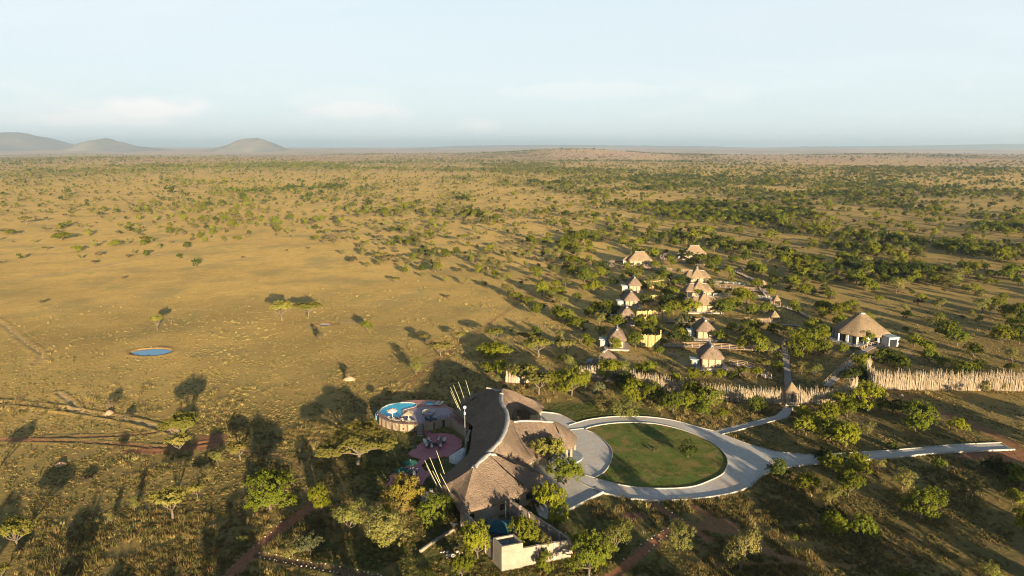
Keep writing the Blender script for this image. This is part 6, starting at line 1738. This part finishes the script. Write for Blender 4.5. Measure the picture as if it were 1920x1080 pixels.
# loose mounds on the plain
for px_, py_, s, lab in ((655, 712, 1.6, 'low reddish termite mound beside the shadow of the great acacia'), (205, 775, 1.3, 'earth heap on the upper dirt track at the left'), (113, 872, 1.0, 'small tan mound in the lower left grass'), (1690, 742, .8, 'small pale mound below the sunlit stake fence')):
    P = G(px_, py_); mb = MB(); rn = random.Random(int(px_)); K = 14; prof = [(1.0, -.1), (.85, .25), (.55, .55), (.25, .75), (.03, .82)]; V = []
    for r, z in prof:
        for k in range(K): a = 2 * math.pi * k / K; q = s * r * (1 + .18 * math.sin(2 * a + px_) + rn.uniform(-.06, .06)); V.append((q * math.cos(a), q * math.sin(a), z * s * .8))
    F = [(i * K + k, i * K + (k + 1) % K, (i + 1) * K + (k + 1) % K, (i + 1) * K + k) for i in range(len(prof) - 1) for k in range(K)] + [tuple(range((len(prof) - 1) * K, len(prof) * K))]
    o = link('earth_mound', mesh('earth_mound', V, F, simple('mound_earth', (.40, .25, .15), (.30, .18, .11), 2, 1, .05), True), None, (P.x, P.y, 0)); tag(o, lab, 'mound')

# ------------------------------------------------------------------ the great acacia left of the lodge
def great_acacia():
    P = G(672, 873); o = root('great_acacia', (P.x, P.y, 0), 'great spreading acacia with twisted pale limbs, left of the pink patios', 'tree'); rng = np.random.default_rng(77); rnd = random.Random(9)
    lob = []; s = ppm(P)
    for a, b, r in ((612, 842, 1.8), (628, 828, 2.0), (640, 812, 1.9), (622, 850, 1.5), (650, 838, 2.2), (668, 824, 2.3), (684, 808, 2.2), (700, 812, 2.2), (716, 818, 2.1), (728, 828, 1.8), (706, 832, 2.2), (686, 838, 2.0), (664, 800, 1.9), (724, 838, 1.3), (604, 850, 1.2), (655, 818, 2.0), (694, 796, 1.6)):
        z = 4.7 + rnd.uniform(-.4, .5) + (.6 if 640 < a < 705 else 0); q = G(a, b, z); lob.append((q.x - P.x, q.y - P.y, z, r, .75))
    L = np.array(lob); n = 1150; pick = rng.integers(0, len(L), n); d = rng.normal(size=(n, 3)); d[:, 2] = np.abs(d[:, 2]) - .3; d /= np.linalg.norm(d, axis=1)[:, None]
    C = L[pick, :3] + d * (.5 + .6 * rng.random(n))[:, None] * np.stack([L[pick, 3], L[pick, 3], L[pick, 4]], 1)
    V, F = leaves_from(C, .5 * (.6 + .7 * rng.random(n)), 34, .12, rng, .4, .5)
    me = np_mesh('crown', V, F, leaf_mat('great_acacia_foliage', (.25, .225, .045), (.18, .17, .036), (.20, .165, .045))); link('crown', me, o)
    mb = MB(); fork = Vector((.3, 0, 2.3)); mb.tube([(0, 0, -.3), (-.1, 0, 1.0), fork], [.5, .36, .3], 9)
    for k, (x, y, z, r, _) in enumerate(lob):
        e = Vector((x, y, z - .3)); m1 = fork.lerp(e, .35) + Vector((rnd.uniform(-.4, .4), rnd.uniform(-.4, .4), .5)); m2 = fork.lerp(e, .7) + Vector((rnd.uniform(-.3, .3), rnd.uniform(-.3, .3), .25))
        mb.tube([fork, m1, m2, e], [.17, .13, .09, .04], 6, cap=False)
    mb.build('trunk', pale_bark, o)
great_acacia()
# ------------------------------------------------------------------ a label of its own for every tree
LANDMARKS = [('waterhole', 284, 659, 'the blue waterhole'), ('puddle', 608, 608, 'the silty puddle'), ('house', 1612, 620, 'the white round house'), ('gate', 1481, 745, 'the thatched gate shelter'),
  ('c1', 1330, 665, 'the stone-based chalet'), ('c3', 1134, 685, 'the half-hidden chalet'), ('c4', 1157, 635, 'the nearest reed screen'), ('c7', 1188, 530, 'the farthest left-row chalet'),
  ('s1', 1199, 488, 'the far left wide suite'), ('s2', 1301, 475, 'the farthest wide suite'), ('f1', 1305, 520, 'the farthest crossed-roof suite'), ('f3', 1317, 570, 'the nearest crossed-roof suite'),
  ('h1', 1386, 505, 'the farthest thatched shelter'), ('h3', 1455, 565, 'the shelter by the short rail'), ('ring', 1250, 860, 'the turning circle lawn'), ('fence', 1780, 715, 'the sunlit stake fence'),
  ('fence2', 1350, 730, 'the long stake fence'), ('fenceL', 985, 700, 'the short stake fence'), ('lodge', 930, 850, 'the main lodge'), ('pool', 780, 780, 'the pool terrace'), ('yard', 980, 1010, 'the walled yard'),
  ('drive', 1860, 840, 'the drive end'), ('drive2', 1600, 858, 'the drive middle'), ('track', 340, 825, 'the red earth patch'), ('path', 560, 965, 'the red stone-edged path'), ('pair', 553, 585, 'the two lone acacias'), ('acacia', 665, 830, 'the great acacia'),
  ('bottomright', 1900, 1060, 'the bottom right corner'), ('bottom', 1420, 1055, 'the dusty bottom track'), ('bottomleft', 20, 1060, 'the bottom left corner'), ('leftedge', 5, 450, 'the left edge'), ('rightedge', 1915, 600, 'the right edge'),
  ('fartrack', 430, 456, 'the faint far track'), ('redtrack', 945, 590, 'the reddish track'), ('trackend', 1048, 490, 'the reddish track end'), ('rise', 1050, 290, 'the low wooded rise'), ('farright', 1560, 470, 'the far right belts'), ('belt', 600, 356, 'the dark tree belt on the plain'), ('belt2', 905, 406, 'the small dark thicket on the plain'), ('looptrack', 60, 650, 'the rutted loop track'), ('bush', 1750, 560, 'the open bush far right')]
LOOK = {'bushy': ('green', 'round'), 'dark': ('dark green', 'dense'), 'grey': ('grey-green', 'round'), 'feathery': ('pale', 'feathery'), 'umbrella': ('flat-topped', 'acacia'), 'dry': ('brown', 'dry'), 'orange': ('yellowing', 'airy')}
ORD = [('%s nearest' % w).strip() for w in ('', 'second', 'third', 'fourth', 'fifth', 'sixth', 'seventh', 'eighth', 'ninth', 'tenth', 'eleventh', 'twelfth', 'thirteenth', 'fourteenth', 'fifteenth', 'sixteenth', 'seventeenth', 'eighteenth', 'nineteenth', 'twentieth', 'twenty-first', 'twenty-second', 'twenty-third', 'twenty-fourth', 'twenty-fifth')]
def label_trees():
    LM = [(n, x, y, t_, G(x, max(y, 300)).xy) for n, x, y, t_ in LANDMARKS]; buckets = {}; rest = {}
    for rec in TREES:
        o, k, (x, y), w, lab = rec; word = KINDWORD[KINDNAME[k]]; o['category'] = word
        o['group'] = {'bushy_tree': 'bushy trees of the savanna', 'acacia_tree': 'airy pale trees of the savanna', 'umbrella_acacia': 'flat-topped acacias of the savanna', 'shrub': 'dry brown shrubs of the plain'}[KINDNAME[k]]
        if lab: o['label'] = lab; continue
        px_, py_ = proj(x, y, 0)
        if not (-60 < px_ < 1980 and py_ < 1110):
            o['label'] = 'tree just outside the view casting a long shadow into it'; o['group'] = 'trees outside the picture'; continue
        sd = lambda L: math.hypot(px_ - L[1], (py_ - L[2]) * 1.6)
        L = min(LM, key=sd); side = ('left of', 'right of')[px_ > L[1]] if abs(px_ - L[1]) > abs(py_ - L[2]) * .9 else ('behind', 'in front of')[py_ > L[2]]
        size = 'small' if w < 3.4 else 'broad' if w > 6.0 else 'medium'
        buckets.setdefault((k, size, side, L[3]), []).append((sd(L), rec, L))
    for (k, size, side, lm), lst in buckets.items():
        lst.sort(key=lambda q: q[0]); a, b = LOOK[k]; word = 'tree' if k != 'dry' else 'shrub'
        for i, (_, rec, L) in enumerate(lst):
            base = '%s %s %s %s' % (size, a, b, word) if k != 'umbrella' else '%s flat-topped acacia tree' % size
            if i < len(ORD) or True and len(lst) <= len(ORD): rec[0]['label'] = '%s %s %s, %s' % (base, side, lm, ORD[i]) if len(lst) > 1 else '%s %s %s' % (base, side, lm)
            else: rec[0]['label'] = '%s well %s %s, among the outermost' % (base, side, lm)
label_trees()
build_tufts()
# ------------------------------------------------------------------ haze
def build_haze():
    mb = MB(); r = 53000
    mb.prism([(-r, -r), (r, -r), (r, r), (-r, r)], -60.0, HAZE_TOP)
    m = bpy.data.materials.new('haze_air'); m.use_nodes = True; t = m.node_tree; t.nodes.clear()
    out = t.nodes.new('ShaderNodeOutputMaterial'); v = t.nodes.new('ShaderNodeVolumePrincipled')
    v.inputs['Color'].default_value = (.66, .85, 1.0, 1); v.inputs['Density'].default_value = HAZE_DENSITY
    v.inputs['Anisotropy'].default_value = HAZE_G
    t.links.new(v.outputs[0], out.inputs['Volume'])
    o = mb.build('haze', m); tag(o, kind='stuff')
HAZE_TOP = 345.0; HAZE_DENSITY = 0.000065; HAZE_G = 0.5
build_haze()
